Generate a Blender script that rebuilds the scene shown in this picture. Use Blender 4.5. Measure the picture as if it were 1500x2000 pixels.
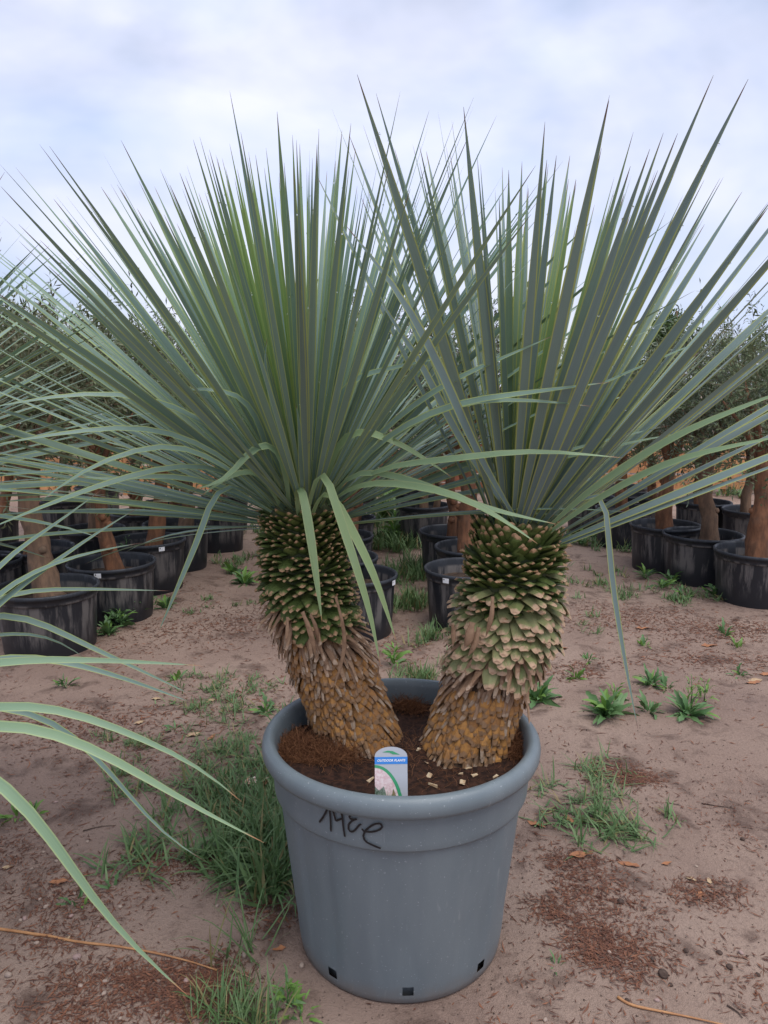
import bpy, bmesh, math, random
import numpy as np
from mathutils import Vector, Matrix, noise
from math import radians, sin, cos, pi, sqrt

for o in list(bpy.data.objects):
    bpy.data.objects.remove(o)
SC = bpy.context.scene
COL = SC.collection
random.seed(11)

# ------------------------------------------------------------------ camera
F, CX, CY = 1500.0, 750.0, 1000.0
PITCH, HC = radians(9.5), 1.532
cam_d = bpy.data.cameras.new('camera')
cam_d.sensor_fit = 'VERTICAL'
cam_d.sensor_height = 36
cam_d.lens = 36 * F / 2000
cam_d.clip_start = 0.05
cam_d.clip_end = 2000
cam = bpy.data.objects.new('camera', cam_d)
COL.objects.link(cam)
cam.location = (0, 0, HC)
cam.rotation_euler = (radians(90) - PITCH, 0, 0)
SC.camera = cam

# ------------------------------------------------------------------ world
SUN_EL, SUN_AZ = radians(70), radians(135)
W = bpy.data.worlds.new('World')
SC.world = W
W.use_nodes = True
nt = W.node_tree
nt.nodes.clear()
out = nt.nodes.new('ShaderNodeOutputWorld')
sky = nt.nodes.new('ShaderNodeTexSky')
sky.sky_type = 'NISHITA'
sky.sun_disc = False
sky.sun_elevation = SUN_EL
sky.sun_rotation = SUN_AZ
sky.air_density = 1.2
bg1 = nt.nodes.new('ShaderNodeBackground')
bg1.inputs[1].default_value = 0.06
nt.links.new(sky.outputs[0], bg1.inputs[0])
tc = nt.nodes.new('ShaderNodeTexCoord')
mp = nt.nodes.new('ShaderNodeMapping')
mp.inputs['Scale'].default_value = (1.0, 1.0, 1.9)
mp.inputs['Location'].default_value = (1.7, 0.35, 0.9)
nt.links.new(tc.outputs['Generated'], mp.inputs[0])
n1 = nt.nodes.new('ShaderNodeTexNoise')
n1.inputs['Scale'].default_value = 2.1
n1.inputs['Detail'].default_value = 5
n1.inputs['Roughness'].default_value = 0.52
n1.inputs['Distortion'].default_value = 0.35
nt.links.new(mp.outputs[0], n1.inputs[0])
rp = nt.nodes.new('ShaderNodeValToRGB')
rp.color_ramp.elements[0].position = 0.36
rp.color_ramp.elements[0].color = (0.56, 0.56, 0.56, 1)
rp.color_ramp.elements[1].position = 0.56
rp.color_ramp.elements[1].color = (0.97, 0.97, 0.97, 1)
nt.links.new(n1.outputs[0], rp.inputs[0])
n2 = nt.nodes.new('ShaderNodeTexNoise')
n2.inputs['Scale'].default_value = 3.3
n2.inputs['Detail'].default_value = 4
nt.links.new(mp.outputs[0], n2.inputs[0])
rp2 = nt.nodes.new('ShaderNodeValToRGB')
rp2.color_ramp.elements[0].position = 0.35
rp2.color_ramp.elements[0].color = (0.53, 0.62, 0.86, 1)
rp2.color_ramp.elements[1].position = 0.62
rp2.color_ramp.elements[1].color = (0.765, 0.79, 0.96, 1)
nt.links.new(n2.outputs[0], rp2.inputs[0])
bg2 = nt.nodes.new('ShaderNodeBackground')
bg2.inputs[1].default_value = 0.68
nt.links.new(rp2.outputs[0], bg2.inputs[0])
mx = nt.nodes.new('ShaderNodeMixShader')
nt.links.new(rp.outputs[0], mx.inputs[0])
nt.links.new(bg1.outputs[0], mx.inputs[1])
nt.links.new(bg2.outputs[0], mx.inputs[2])
nt.links.new(mx.outputs[0], out.inputs[0])

# ------------------------------------------------------------------ sun (veiled by cloud)
sd = bpy.data.lights.new('sun', 'SUN')
sd.energy = 1.5
sd.angle = radians(50)
sd.color = (1.0, 0.96, 0.9)
so = bpy.data.objects.new('sun', sd)
COL.objects.link(so)
# light comes from azimuth SUN_AZ (clockwise from +Y), elevation SUN_EL
sdir = Vector((sin(SUN_AZ) * cos(SUN_EL), cos(SUN_AZ) * cos(SUN_EL), sin(SUN_EL)))
so.rotation_euler = sdir.to_track_quat('Z', 'Y').to_euler()
so.location = (0, 0, 12)

vs = SC.view_settings
vs.view_transform = 'Standard'
vs.look = 'None'
vs.gamma = 1
vs.use_curve_mapping = False
vs.exposure = 0.9
SC.render.resolution_x, SC.render.resolution_y = 768, 1024

# ------------------------------------------------------------------ pixel helpers (photo 1500x2000)
CP, SP = cos(PITCH), sin(PITCH)
def ray(x, y):
    a, b = (x - CX) / F, -(y - CY) / F
    return Vector((a, CP + b * SP, -SP + b * CP))
def at_y(x, y, Y):
    d = ray(x, y)
    t = Y / d.y
    return Vector((d.x * t, Y, HC + d.z * t))
def at_z(x, y, z=0.0):
    d = ray(x, y)
    t = (z - HC) / d.z
    return Vector((d.x * t, d.y * t, z))

# ------------------------------------------------------------------ object helpers
def tag(o, label=None, cat=None, group=None, kind=None):
    if label: o['label'] = label
    if cat: o['category'] = cat
    if group: o['group'] = group
    if kind: o['kind'] = kind
    return o
def empty(name, loc=(0, 0, 0), rz=0):
    o = bpy.data.objects.new(name, None)
    COL.objects.link(o)
    o.location = loc
    o.rotation_euler = (0, 0, rz)
    o.empty_display_size = 0.1
    return o
def inst(name, me, parent=None, mat=None, M=None):
    o = bpy.data.objects.new(name, me)
    COL.objects.link(o)
    if parent is not None: o.parent = parent
    if M is not None: o.matrix_basis = M
    return o

class MB:
    """collects verts/faces with two per-point attributes: st=(across, along) and tone"""
    def __init__(s):
        s.v, s.f, s.st, s.tn, s.mi = [], [], [], [], []
    def add(s, vs, fs, st=None, tone=0.5, mi=0):
        k = len(s.v)
        s.v += [tuple(p) for p in vs]
        s.f += [tuple(i + k for i in f) for f in fs]
        s.st += st if st else [(0.5, 0.5)] * len(vs)
        s.tn += tone if isinstance(tone, list) else [tone] * len(vs)
        s.mi += [mi] * len(fs)
    def mesh(s, name, mats, smooth=True):
        me = bpy.data.meshes.new(name)
        me.from_pydata(s.v, [], s.f)
        a = me.attributes.new('st', 'FLOAT2', 'POINT')
        a.data.foreach_set('vector', np.array(s.st, 'f').ravel())
        a = me.attributes.new('tone', 'FLOAT', 'POINT')
        a.data.foreach_set('value', np.array(s.tn, 'f'))
        if not isinstance(mats, (list, tuple)): mats = [mats]
        for m in mats: me.materials.append(m)
        me.polygons.foreach_set('use_smooth', [smooth] * len(me.polygons))
        if any(s.mi): me.polygons.foreach_set('material_index', s.mi)
        me.update()
        return me
    def build(s, name, mats, parent=None, smooth=True):
        return inst(name, s.mesh(name, mats, smooth), parent)

def box(mb, c, sx, sy, sz, rot=None, tone=0.5, jit=0):
    vs = []
    for x in (-1, 1):
        for y in (-1, 1):
            for z in (-1, 1):
                p = Vector((x * sx / 2, y * sy / 2, z * sz / 2))
                if jit: p += Vector([random.uniform(-jit, jit) for _ in range(3)])
                if rot is not None: p = rot @ p
                vs.append(p + Vector(c))
    mb.add(vs, [(0, 1, 3, 2), (4, 6, 7, 5), (0, 4, 5, 1), (2, 3, 7, 6), (0, 2, 6, 4), (1, 5, 7, 3)],
           [(0.5, 0.5 + 0.5 * (1 if i > 3 else -1)) for i in range(8)], tone)

def tube(mb, pts, rads, n=8, tone=0.5, cap=True, wob=0.0, seed=0):
    pts = [Vector(p) for p in pts]
    k0 = []
    ref = Vector((0.31, 0.77, 0.2)).normalized()
    vs, fs, st = [], [], []
    for i, p in enumerate(pts):
        t = (pts[min(i + 1, len(pts) - 1)] - pts[max(i - 1, 0)]).normalized()
        a = t.cross(ref)
        if a.length < 0.1: a = t.cross(Vector((1, 0, 0)))
        a.normalize()
        b = t.cross(a)
        for j in range(n):
            an = 2 * pi * j / n
            r = rads[i]
            if wob:
                q = p * 9 + Vector((cos(an), sin(an), seed)) * 1.3
                r *= 1 + wob * noise.noise(q)
            vs.append(p + (a * cos(an) + b * sin(an)) * r)
            st.append((j / n, i / max(1, len(pts) - 1)))
    for i in range(len(pts) - 1):
        for j in range(n):
            fs.append((i * n + j, i * n + (j + 1) % n, (i + 1) * n + (j + 1) % n, (i + 1) * n + j))
    if cap:
        fs.append(tuple(range(n - 1, -1, -1)))
        fs.append(tuple((len(pts) - 1) * n + j for j in range(n)))
    mb.add(vs, fs, st, tone)

def catmull(P, n):
    """n+1 points evenly spaced in parameter on a Catmull-Rom spline through P"""
    P = [Vector(p) for p in P]
    Q = [P[0] * 2 - P[1]] + P + [P[-1] * 2 - P[-2]]
    L = [0]
    for i in range(len(P) - 1): L.append(L[-1] + (P[i + 1] - P[i]).length)
    res = []
    for k in range(n + 1):
        d = L[-1] * k / n
        i = 0
        while i < len(P) - 2 and d > L[i + 1]: i += 1
        t = (d - L[i]) / max(1e-9, L[i + 1] - L[i])
        t = min(max(t, 0), 1)
        a, b, c, e = Q[i], Q[i + 1], Q[i + 2], Q[i + 3]
        res.append(0.5 * ((2 * b) + (c - a) * t + (2 * a - 5 * b + 4 * c - e) * t * t + (3 * b - a - 3 * c + e) * t ** 3))
    return res

# ------------------------------------------------------------------ material helpers
class NT:
    def __init__(s, name):
        s.m = bpy.data.materials.new(name)
        s.m.use_nodes = True
        s.t = s.m.node_tree
        s.p = s.t.nodes['Principled BSDF']
        s.o = s.t.nodes['Material Output']
    def n(s, typ, **kw):
        nd = s.t.nodes.new('ShaderNode' + typ)
        for k, v in kw.items(): setattr(nd, k, v)
        return nd
    def l(s, a, b): s.t.links.new(a, b)
    def val(s, sock, v):
        if hasattr(v, 'links'): s.l(v, sock)
        else: sock.default_value = v
    def math(s, op, a, b=0.0, c=0.0):
        nd = s.n('Math', operation=op)
        s.val(nd.inputs[0], a); s.val(nd.inputs[1], b); s.val(nd.inputs[2], c)
        return nd.outputs[0]
    def mix(s, f, a, b, mode='MIX'):
        nd = s.n('Mix', data_type='RGBA', blend_type=mode)
        s.val(nd.inputs[0], f)
        for i, v in ((6, a), (7, b)):
            if hasattr(v, 'links'): s.l(v, nd.inputs[i])
            else: nd.inputs[i].default_value = (*v, 1)
        return nd.outputs[2]
    def noise(s, scale, detail=3, rough=0.55, vec=None, dist=0.0):
        nd = s.n('TexNoise')
        nd.inputs['Scale'].default_value = scale
        nd.inputs['Detail'].default_value = detail
        nd.inputs['Roughness'].default_value = rough
        nd.inputs['Distortion'].default_value = dist
        if vec is not None: s.l(vec, nd.inputs[0])
        return nd.outputs[0]
    def ss(s, v, a, b):
        nd = s.n('MapRange', interpolation_type='SMOOTHSTEP')
        s.val(nd.inputs[0], v)
        nd.inputs[1].default_value = a; nd.inputs[2].default_value = b
        return nd.outputs[0]
    def obj(s): return s.n('TexCoord').outputs['Object']
    def geo(s): return s.n('NewGeometry').outputs['Position']
    def attr(s, nm):
        nd = s.n('Attribute', attribute_name=nm)
        return nd
    def rnd(s): return s.n('ObjectInfo').outputs['Random']
    def mapped(s, vec, scale):
        nd = s.n('Mapping')
        s.l(vec, nd.inputs[0]); nd.inputs['Scale'].default_value = scale
        return nd.outputs[0]
    def col(s, c): s.val(s.p.inputs['Base Color'], c if hasattr(c, 'links') else (*c, 1))
    def rough(s, v): s.val(s.p.inputs['Roughness'], v)
    def spec(s, v): s.val(s.p.inputs['Specular IOR Level'], v)
    def bump(s, h, strength=0.5, dist=0.01):
        nd = s.n('Bump')
        nd.inputs['Strength'].default_value = strength
        nd.inputs['Distance'].default_value = dist
        s.l(h, nd.inputs['Height'])
        s.l(nd.outputs[0], s.p.inputs['Normal'])
    def st(s):
        sp = s.n('SeparateXYZ')
        s.l(s.attr('st').outputs['Vector'], sp.inputs[0])
        return sp.outputs[0], sp.outputs[1]
    def tone(s): return s.attr('tone').outputs['Fac']
    def translucent(s, colsock, fac):
        tr = s.n('BsdfTranslucent')
        s.val(tr.inputs[0], colsock)
        mxs = s.n('MixShader')
        mxs.inputs[0].default_value = fac
        s.l(s.p.outputs[0], mxs.inputs[1]); s.l(tr.outputs[0], mxs.inputs[2])
        s.l(mxs.outputs[0], s.o.inputs[0])

def simple(name, c, rough=0.6, c2=None, scale=30, spec=0.5, bump=0.0):
    k = NT(name)
    if c2:
        n_ = k.noise(scale, 4, 0.6, k.obj())
        k.col(k.mix(k.ss(n_, 0.35, 0.65), c, c2))
        if bump: k.bump(n_, bump, 0.004)
    else: k.col(c)
    k.rough(rough); k.spec(spec)
    return k.m

def mat_ground():
    k = NT('ground_soil')
    g = k.geo()
    big = k.noise(0.9, 4, 0.6, g)
    mid = k.noise(5, 5, 0.65, g, 0.4)
    fine = k.noise(70, 4, 0.7, g)
    grit = k.noise(240, 2, 0.6, g)
    c = k.mix(k.ss(big, 0.35, 0.65), (0.315, 0.226, 0.177), (0.235, 0.160, 0.125))
    c = k.mix(k.ss(mid, 0.5, 0.70), c, (0.115, 0.073, 0.056))
    c = k.mix(k.math('MULTIPLY', k.ss(fine, 0.52, 0.75), 0.55), c, (0.10, 0.063, 0.05))
    c = k.mix(k.math('MULTIPLY', k.ss(grit, 0.60, 0.75), 0.5), c, (0.36, 0.28, 0.24))
    k.col(c)
    k.rough(k.math('SUBTRACT', 0.92, k.math('MULTIPLY', k.ss(big, 0.5, 0.7), 0.25)))
    k.spec(0.3)
    h = k.math('ADD', k.math('MULTIPLY', mid, 0.8), k.math('ADD', k.math('MULTIPLY', fine, 0.5), k.math('MULTIPLY', grit, 0.2)))
    k.bump(h, 0.9, 0.022)
    return k.m

def mat_blade(name, blue, green, edge, tipc, sp=0.4):
    k = NT(name)
    u, v = k.st()
    t = k.tone()
    a = k.math('MULTIPLY', k.math('ABSOLUTE', k.math('SUBTRACT', u, 0.5)), 2)
    cv = k.n('CombineXYZ')
    k.l(u, cv.inputs[0]); k.l(v, cv.inputs[1]); k.l(t, cv.inputs[2])
    streak = k.noise(1.0, 3, 0.6, k.mapped(cv.outputs[0], (26, 2.0, 40)))
    blot = k.noise(1.0, 3, 0.6, k.mapped(cv.outputs[0], (2, 6.0, 60)))
    c = k.mix(t, blue, green)
    c = k.mix(k.math('MULTIPLY', k.ss(streak, 0.35, 0.75), 0.38), c, k.mix(0.5, c, (0.02, 0.045, 0.035)))
    c = k.mix(k.math('MULTIPLY', k.ss(blot, 0.5, 0.75), 0.25), c, (0.24, 0.31, 0.24))
    # pale waxy base turns yellower
    c = k.mix(k.math('MULTIPLY', k.ss(v, 0.13, 0.0), 0.35), c, (0.10, 0.16, 0.05))
    c = k.mix(k.math('MULTIPLY', k.ss(a, 0.72, 0.82), 0.85), c, edge)
    c = k.mix(k.ss(v, 0.955, 0.985), c, tipc)
    k.col(c); k.rough(0.46); k.spec(sp)
    k.translucent(k.mix(0.35, c, green), 0.13)
    return k.m

def mat_stub(name, body, body2, edge, tip, tipstart):
    k = NT(name)
    u, v = k.st()
    r = k.math('FRACT', k.math('ADD', k.rnd(), k.tone()))
    n_ = k.noise(60, 3, 0.6, k.geo())
    a = k.math('MULTIPLY', k.math('ABSOLUTE', k.math('SUBTRACT', u, 0.5)), 2)
    c = k.mix(r, body, body2)
    c = k.mix(k.math('MULTIPLY', k.ss(n_, 0.4, 0.7), 0.5), c, edge)
    c = k.mix(k.math('MULTIPLY', k.ss(a, 0.6, 1.0), 0.6), c, edge)
    c = k.mix(k.ss(k.math('ADD', v, k.math('MULTIPLY', k.math('SUBTRACT', n_, 0.5), 0.5)), tipstart, tipstart + 0.16), c, tip)
    k.col(c); k.rough(0.62); k.spec(0.3)
    st = k.noise(1.0, 3, 0.6, k.mapped(k.attr('st').outputs['Vector'], (14, 1.5, 1)))
    k.bump(st, 0.5, 0.003)
    return k.m

def mat_leaf(name, c1, c2, sp=0.4, tr=0.2, rough=0.5):
    k = NT(name)
    t = k.tone()
    c = k.mix(k.math('FRACT', k.math('ADD', t, k.math('MULTIPLY', k.rnd(), 0.0))), c1, c2)
    k.col(c); k.rough(rough); k.spec(sp)
    k.translucent(c, tr)
    return k.m

def mat_bark(name, c1, c2, c3):
    k = NT(name)
    g = k.obj()
    n_ = k.noise(1.0, 5, 0.65, k.mapped(g, (26, 26, 7)))
    b = k.noise(7, 3, 0.6, g)
    c = k.mix(k.ss(n_, 0.35, 0.65), c1, c2)
    c = k.mix(k.math('MULTIPLY', k.ss(b, 0.5, 0.68), 0.7), c, c3)
    k.col(c); k.rough(0.85); k.spec(0.2)
    k.bump(n_, 0.8, 0.012)
    return k.m

def mat_grey_pot():
    k = NT('grey_plastic')
    g = k.obj()
    sm = k.noise(1.0, 4, 0.6, k.mapped(g, (9, 9, 2)))
    sp = k.noise(150, 2, 0.5, g)
    scr = k.noise(1.0, 2, 0.7, k.mapped(g, (60, 60, 12)), 0.6)
    c = k.mix(k.ss(sm, 0.3, 0.7), (0.140, 0.172, 0.188), (0.172, 0.204, 0.217))
    c = k.mix(k.math('MULTIPLY', k.ss(sp, 0.68, 0.74), 0.7), c, (0.34, 0.37, 0.38))
    c = k.mix(k.math('MULTIPLY', k.ss(scr, 0.66, 0.76), 0.28), c, (0.32, 0.34, 0.34))
    sx = k.n('SeparateXYZ'); k.l(g, sx.inputs[0])
    mud = k.ss(k.math('ADD', sx.outputs[2], k.math('MULTIPLY', k.noise(14, 4, 0.7, g), 0.09)), 0.115, 0.03)
    c = k.mix(k.math('MULTIPLY', mud, 0.55), c, (0.17, 0.125, 0.095))
    k.col(c)
    k.rough(k.math('ADD', 0.34, k.math('MULTIPLY', sm, 0.22))); k.spec(0.5)
    k.bump(k.noise(420, 2, 0.5, g), 0.18, 0.002)
    return k.m

def mat_black_pot():
    k = NT('black_plastic')
    g = k.obj()
    r = k.rnd()
    off = k.n('VectorMath', operation='ADD')
    k.l(g, off.inputs[0])
    cb = k.n('CombineXYZ'); k.l(k.math('MULTIPLY', r, 40), cb.inputs[0]); k.l(cb.outputs[0], off.inputs[1])
    st = k.noise(1.0, 5, 0.7, k.mapped(off.outputs[0], (14, 14, 2.0)))
    bl = k.noise(5, 4, 0.6, off.outputs[0])
    sx = k.n('SeparateXYZ'); k.l(g, sx.inputs[0])
    dust = k.math('MULTIPLY', k.ss(st, 0.44, 0.60), k.ss(k.math('ADD', sx.outputs[2], k.math('MULTIPLY', bl, 0.22)), 0.17, 0.30))
    c = k.mix(k.math('MULTIPLY', dust, 0.9), (0.018, 0.020, 0.025), (0.15, 0.135, 0.125))
    c = k.mix(k.ss(sx.outputs[2], 0.325, 0.345), c, (0.022, 0.025, 0.031))
    k.col(c); k.rough(k.math('ADD', 0.42, k.math('MULTIPLY', dust, 0.4))); k.spec(0.45)
    return k.m

M = {}
M['ground'] = mat_ground()
M['blade_left'] = mat_blade('yucca_blade_green', (0.180, 0.268, 0.232), (0.26, 0.38, 0.12), (0.36, 0.43, 0.13), (0.19, 0.085, 0.06))
M['blade_right'] = mat_blade('yucca_blade_blue', (0.190, 0.258, 0.258), (0.26, 0.38, 0.15), (0.42, 0.45, 0.12), (0.17, 0.07, 0.065))
M['blade_bent'] = mat_blade('yucca_blade_pale', (0.21, 0.32, 0.21), (0.32, 0.42, 0.14), (0.33, 0.41, 0.19), (0.40, 0.19, 0.09))
M['stub_green'] = mat_stub('green_leaf_base', (0.075, 0.110, 0.022), (0.15, 0.19, 0.055), (0.035, 0.05, 0.012), (0.45, 0.27, 0.15), 0.86)
M['stub_pale'] = mat_stub('pale_green_leaf_base', (0.17, 0.20, 0.07), (0.26, 0.27, 0.12), (0.24, 0.20, 0.09), (0.50, 0.33, 0.21), 0.80)
M['stub_dead'] = mat_stub('dead_leaf_base', (0.40, 0.25, 0.15), (0.26, 0.155, 0.09), (0.16, 0.09, 0.05), (0.46, 0.33, 0.23), 0.85)
M['stub_bark'] = mat_stub('bark_leaf_base', (0.45, 0.215, 0.055), (0.30, 0.14, 0.045), (0.13, 0.062, 0.026), (0.29, 0.17, 0.09), 0.70)
M['stub_grey'] = mat_stub('weathered_leaf_base', (0.34, 0.19, 0.085), (0.20, 0.12, 0.065), (0.09, 0.055, 0.034), (0.36, 0.26, 0.18), 0.60)
M['core'] = simple('trunk_core', (0.045, 0.026, 0.014), 0.9, (0.09, 0.05, 0.025), 40)
M['green_core'] = simple('green_trunk_core', (0.03, 0.04, 0.012), 0.8, (0.06, 0.065, 0.02), 40)
M['grey_pot'] = mat_grey_pot()
M['black_pot'] = mat_black_pot()
M['marker'] = simple('black_marker', (0.008, 0.008, 0.01), 0.45)
M['soil'] = simple('potting_soil', (0.022, 0.012, 0.009), 0.95, (0.060, 0.028, 0.018), 55, 0.2, 1.0)
M['dark_soil'] = simple('dark_soil', (0.03, 0.02, 0.015), 0.95, (0.075, 0.05, 0.035), 30, 0.2, 0.8)
M['coir'] = mat_leaf('coir_fibre', (0.12, 0.048, 0.024), (0.32, 0.15, 0.07), 0.2, 0.1, 0.8)
M['chip'] = simple('pale_chip', (0.62, 0.50, 0.33), 0.7, (0.45, 0.30, 0.17), 60)
M['pebble'] = simple('pebble_stone', (0.36, 0.27, 0.21), 0.7, (0.24, 0.18, 0.15), 60)
M['pebble_pink'] = simple('pink_stone', (0.34, 0.22, 0.19), 0.7, (0.27, 0.19, 0.17), 60)
M['clod'] = simple('soil_clod', (0.06, 0.04, 0.032), 0.95, (0.11, 0.075, 0.06), 80, 0.2, 1.0)
M['litter'] = mat_leaf('needle_litter', (0.085, 0.038, 0.028), (0.26, 0.115, 0.065), 0.25, 0.05, 0.8)
M['crumb'] = mat_leaf('soil_crumbs', (0.065, 0.044, 0.036), (0.24, 0.17, 0.135), 0.2, 0.0, 0.95)
M['grass'] = mat_leaf('grass_blades', (0.085, 0.165, 0.055), (0.18, 0.27, 0.11), 0.4, 0.25)
M['dry_grass'] = mat_leaf('dry_grass', (0.17, 0.17, 0.065), (0.33, 0.26, 0.12), 0.3, 0.2)
M['weed'] = mat_leaf('weed_leaf', (0.07, 0.155, 0.05), (0.13, 0.23, 0.085), 0.4, 0.2)
M['weed_bright'] = mat_leaf('bright_weed_leaf', (0.11, 0.24, 0.045), (0.20, 0.33, 0.07), 0.4, 0.25)
M['dead_leaf'] = simple('orange_dead_leaf', (0.36, 0.15, 0.06), 0.7, (0.24, 0.10, 0.05), 40)
M['tan_leaf'] = simple('tan_dead_leaf', (0.44, 0.31, 0.18), 0.7, (0.32, 0.21, 0.12), 40)
M['straw'] = simple('straw_stalk', (0.44, 0.22, 0.09), 0.6, (0.33, 0.15, 0.06), 25)
M['olive'] = mat_leaf('olive_leaves', (0.062, 0.088, 0.052), (0.19, 0.225, 0.155), 0.35, 0.12)
M['olive_green'] = mat_leaf('green_olive_leaves', (0.078, 0.11, 0.048), (0.21, 0.25, 0.13), 0.35, 0.15)
M['olive_red'] = mat_leaf('bronze_olive_leaves', (0.065, 0.085, 0.04), (0.18, 0.18, 0.10), 0.35, 0.12)
M['broadleaf'] = mat_leaf('broad_leaves', (0.045, 0.085, 0.028), (0.10, 0.155, 0.05), 0.3, 0.2)
M['bark'] = mat_bark('olive_bark', (0.25, 0.115, 0.06), (0.13, 0.065, 0.038), (0.10, 0.07, 0.05))
M['bark_grey'] = mat_bark('grey_bark', (0.22, 0.135, 0.085), (0.13, 0.085, 0.058), (0.09, 0.07, 0.05))
M['wood'] = mat_bark('fence_wood', (0.58, 0.29, 0.13), (0.46, 0.22, 0.10), (0.36, 0.18, 0.09))
M['wood_red'] = mat_bark('red_fence_wood', (0.26, 0.10, 0.055), (0.20, 0.075, 0.042), (0.15, 0.06, 0.035))
M['paper'] = simple('white_paper', (0.78, 0.78, 0.78), 0.5)
M['ink'] = simple('black_ink', (0.02, 0.02, 0.02), 0.5)
M['tag_grey'] = simple('tag_grey', (0.42, 0.44, 0.47), 0.35)
M['tag_blue'] = simple('tag_blue', (0.035, 0.22, 0.62), 0.35)
M['tag_green'] = simple('tag_green', (0.04, 0.30, 0.13), 0.35)
M['tag_pink'] = simple('tag_photo_sky', (0.62, 0.42, 0.42), 0.35, (0.74, 0.62, 0.60), 160)
M['tag_dark'] = simple('tag_photo_plants', (0.06, 0.10, 0.06), 0.35, (0.22, 0.26, 0.22), 190)
M['tag_brown'] = simple('tag_photo_earth', (0.28, 0.17, 0.10), 0.35, (0.12, 0.16, 0.06), 170)
M['tag_leaf'] = simple('tag_photo_leaf', (0.22, 0.40, 0.22), 0.35)
M['white'] = simple('white_print', (0.85, 0.85, 0.85), 0.4)
M['scrap'] = simple('orange_white_film', (0.70, 0.62, 0.55), 0.5, (0.62, 0.16, 0.06), 45)
kd = NT('water_drop')
kd.col((1, 1, 1)); kd.rough(0.02)
kd.p.inputs['Transmission Weight'].default_value = 1.0
kd.p.inputs['IOR'].default_value = 1.33
M['drop'] = kd.m

# ------------------------------------------------------------------ ground
POT = Vector((0.0458, 1.969, 0))
def gh(x, y):
    d = math.hypot(x - POT.x, y - POT.y)
    a = min(1.0, max(0.0, (d - 0.30) / 0.35))
    far = min(1.0, max(0.0, (30 - y) / 15))
    h = 0.028 * noise.noise(Vector((x * 0.9, y * 0.9, 3.1))) + 0.012 * noise.noise(Vector((x * 3.1, y * 3.1, 7.7))) \
        + 0.005 * noise.noise(Vector((x * 9, y * 9, 1.2)))
    return h * a * far
def axis_coords(lo, hi, step, far, n):
    core = list(np.arange(lo, hi + 1e-6, step))
    ext = [hi + (far - hi) * ((i / n) ** 2.6) for i in range(1, n + 1)]
    ext2 = [lo - (far + lo) * ((i / n) ** 2.6) for i in range(1, n + 1)]
    return list(reversed(ext2)) + core + ext
gx = axis_coords(-4.2, 4.2, 0.045, 400, 26)
gy = axis_coords(0.3, 8.5, 0.045, 400, 26)
gv = [(x, y, gh(x, y)) for y in gy for x in gx]
nx = len(gx)
gf = [(j * nx + i, j * nx + i + 1, (j + 1) * nx + i + 1, (j + 1) * nx + i) for j in range(len(gy) - 1) for i in range(nx - 1)]
mb = MB(); mb.add(gv, gf)
g = mb.build('ground', M['ground'])
tag(g, kind='structure')
def on_ground(px, py):
    p = at_z(px, py, 0)
    for _ in range(3): p = at_z(px, py, gh(p.x, p.y))
    return p

# ------------------------------------------------------------------ the big grey pot
POT_H = 0.606
def pot_r(z):
    """outer wall radius without the lip"""
    if z > 0.462: return 0.3435 + (z - 0.462) / (0.56 - 0.462) * 0.007
    return 0.279 + (0.335 - 0.279) * (z / 0.462) ** 0.9
def lathe(mb, prof, n, flute=None, skip=None, tone=0.5):
    vs, fs = [], []
    for (r, z) in prof:
        for j in range(n):
            a = 2 * pi * j / n
            rr = flute(r, z, a) if flute else r
            vs.append((rr * cos(a), rr * sin(a), z))
    for i in range(len(prof) - 1):
        for j in range(n):
            if skip and skip(i, j): continue
            fs.append((i * n + j, i * n + (j + 1) % n, (i + 1) * n + (j + 1) % n, (i + 1) * n + j))
    mb.add(vs, fs, None, tone)

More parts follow.
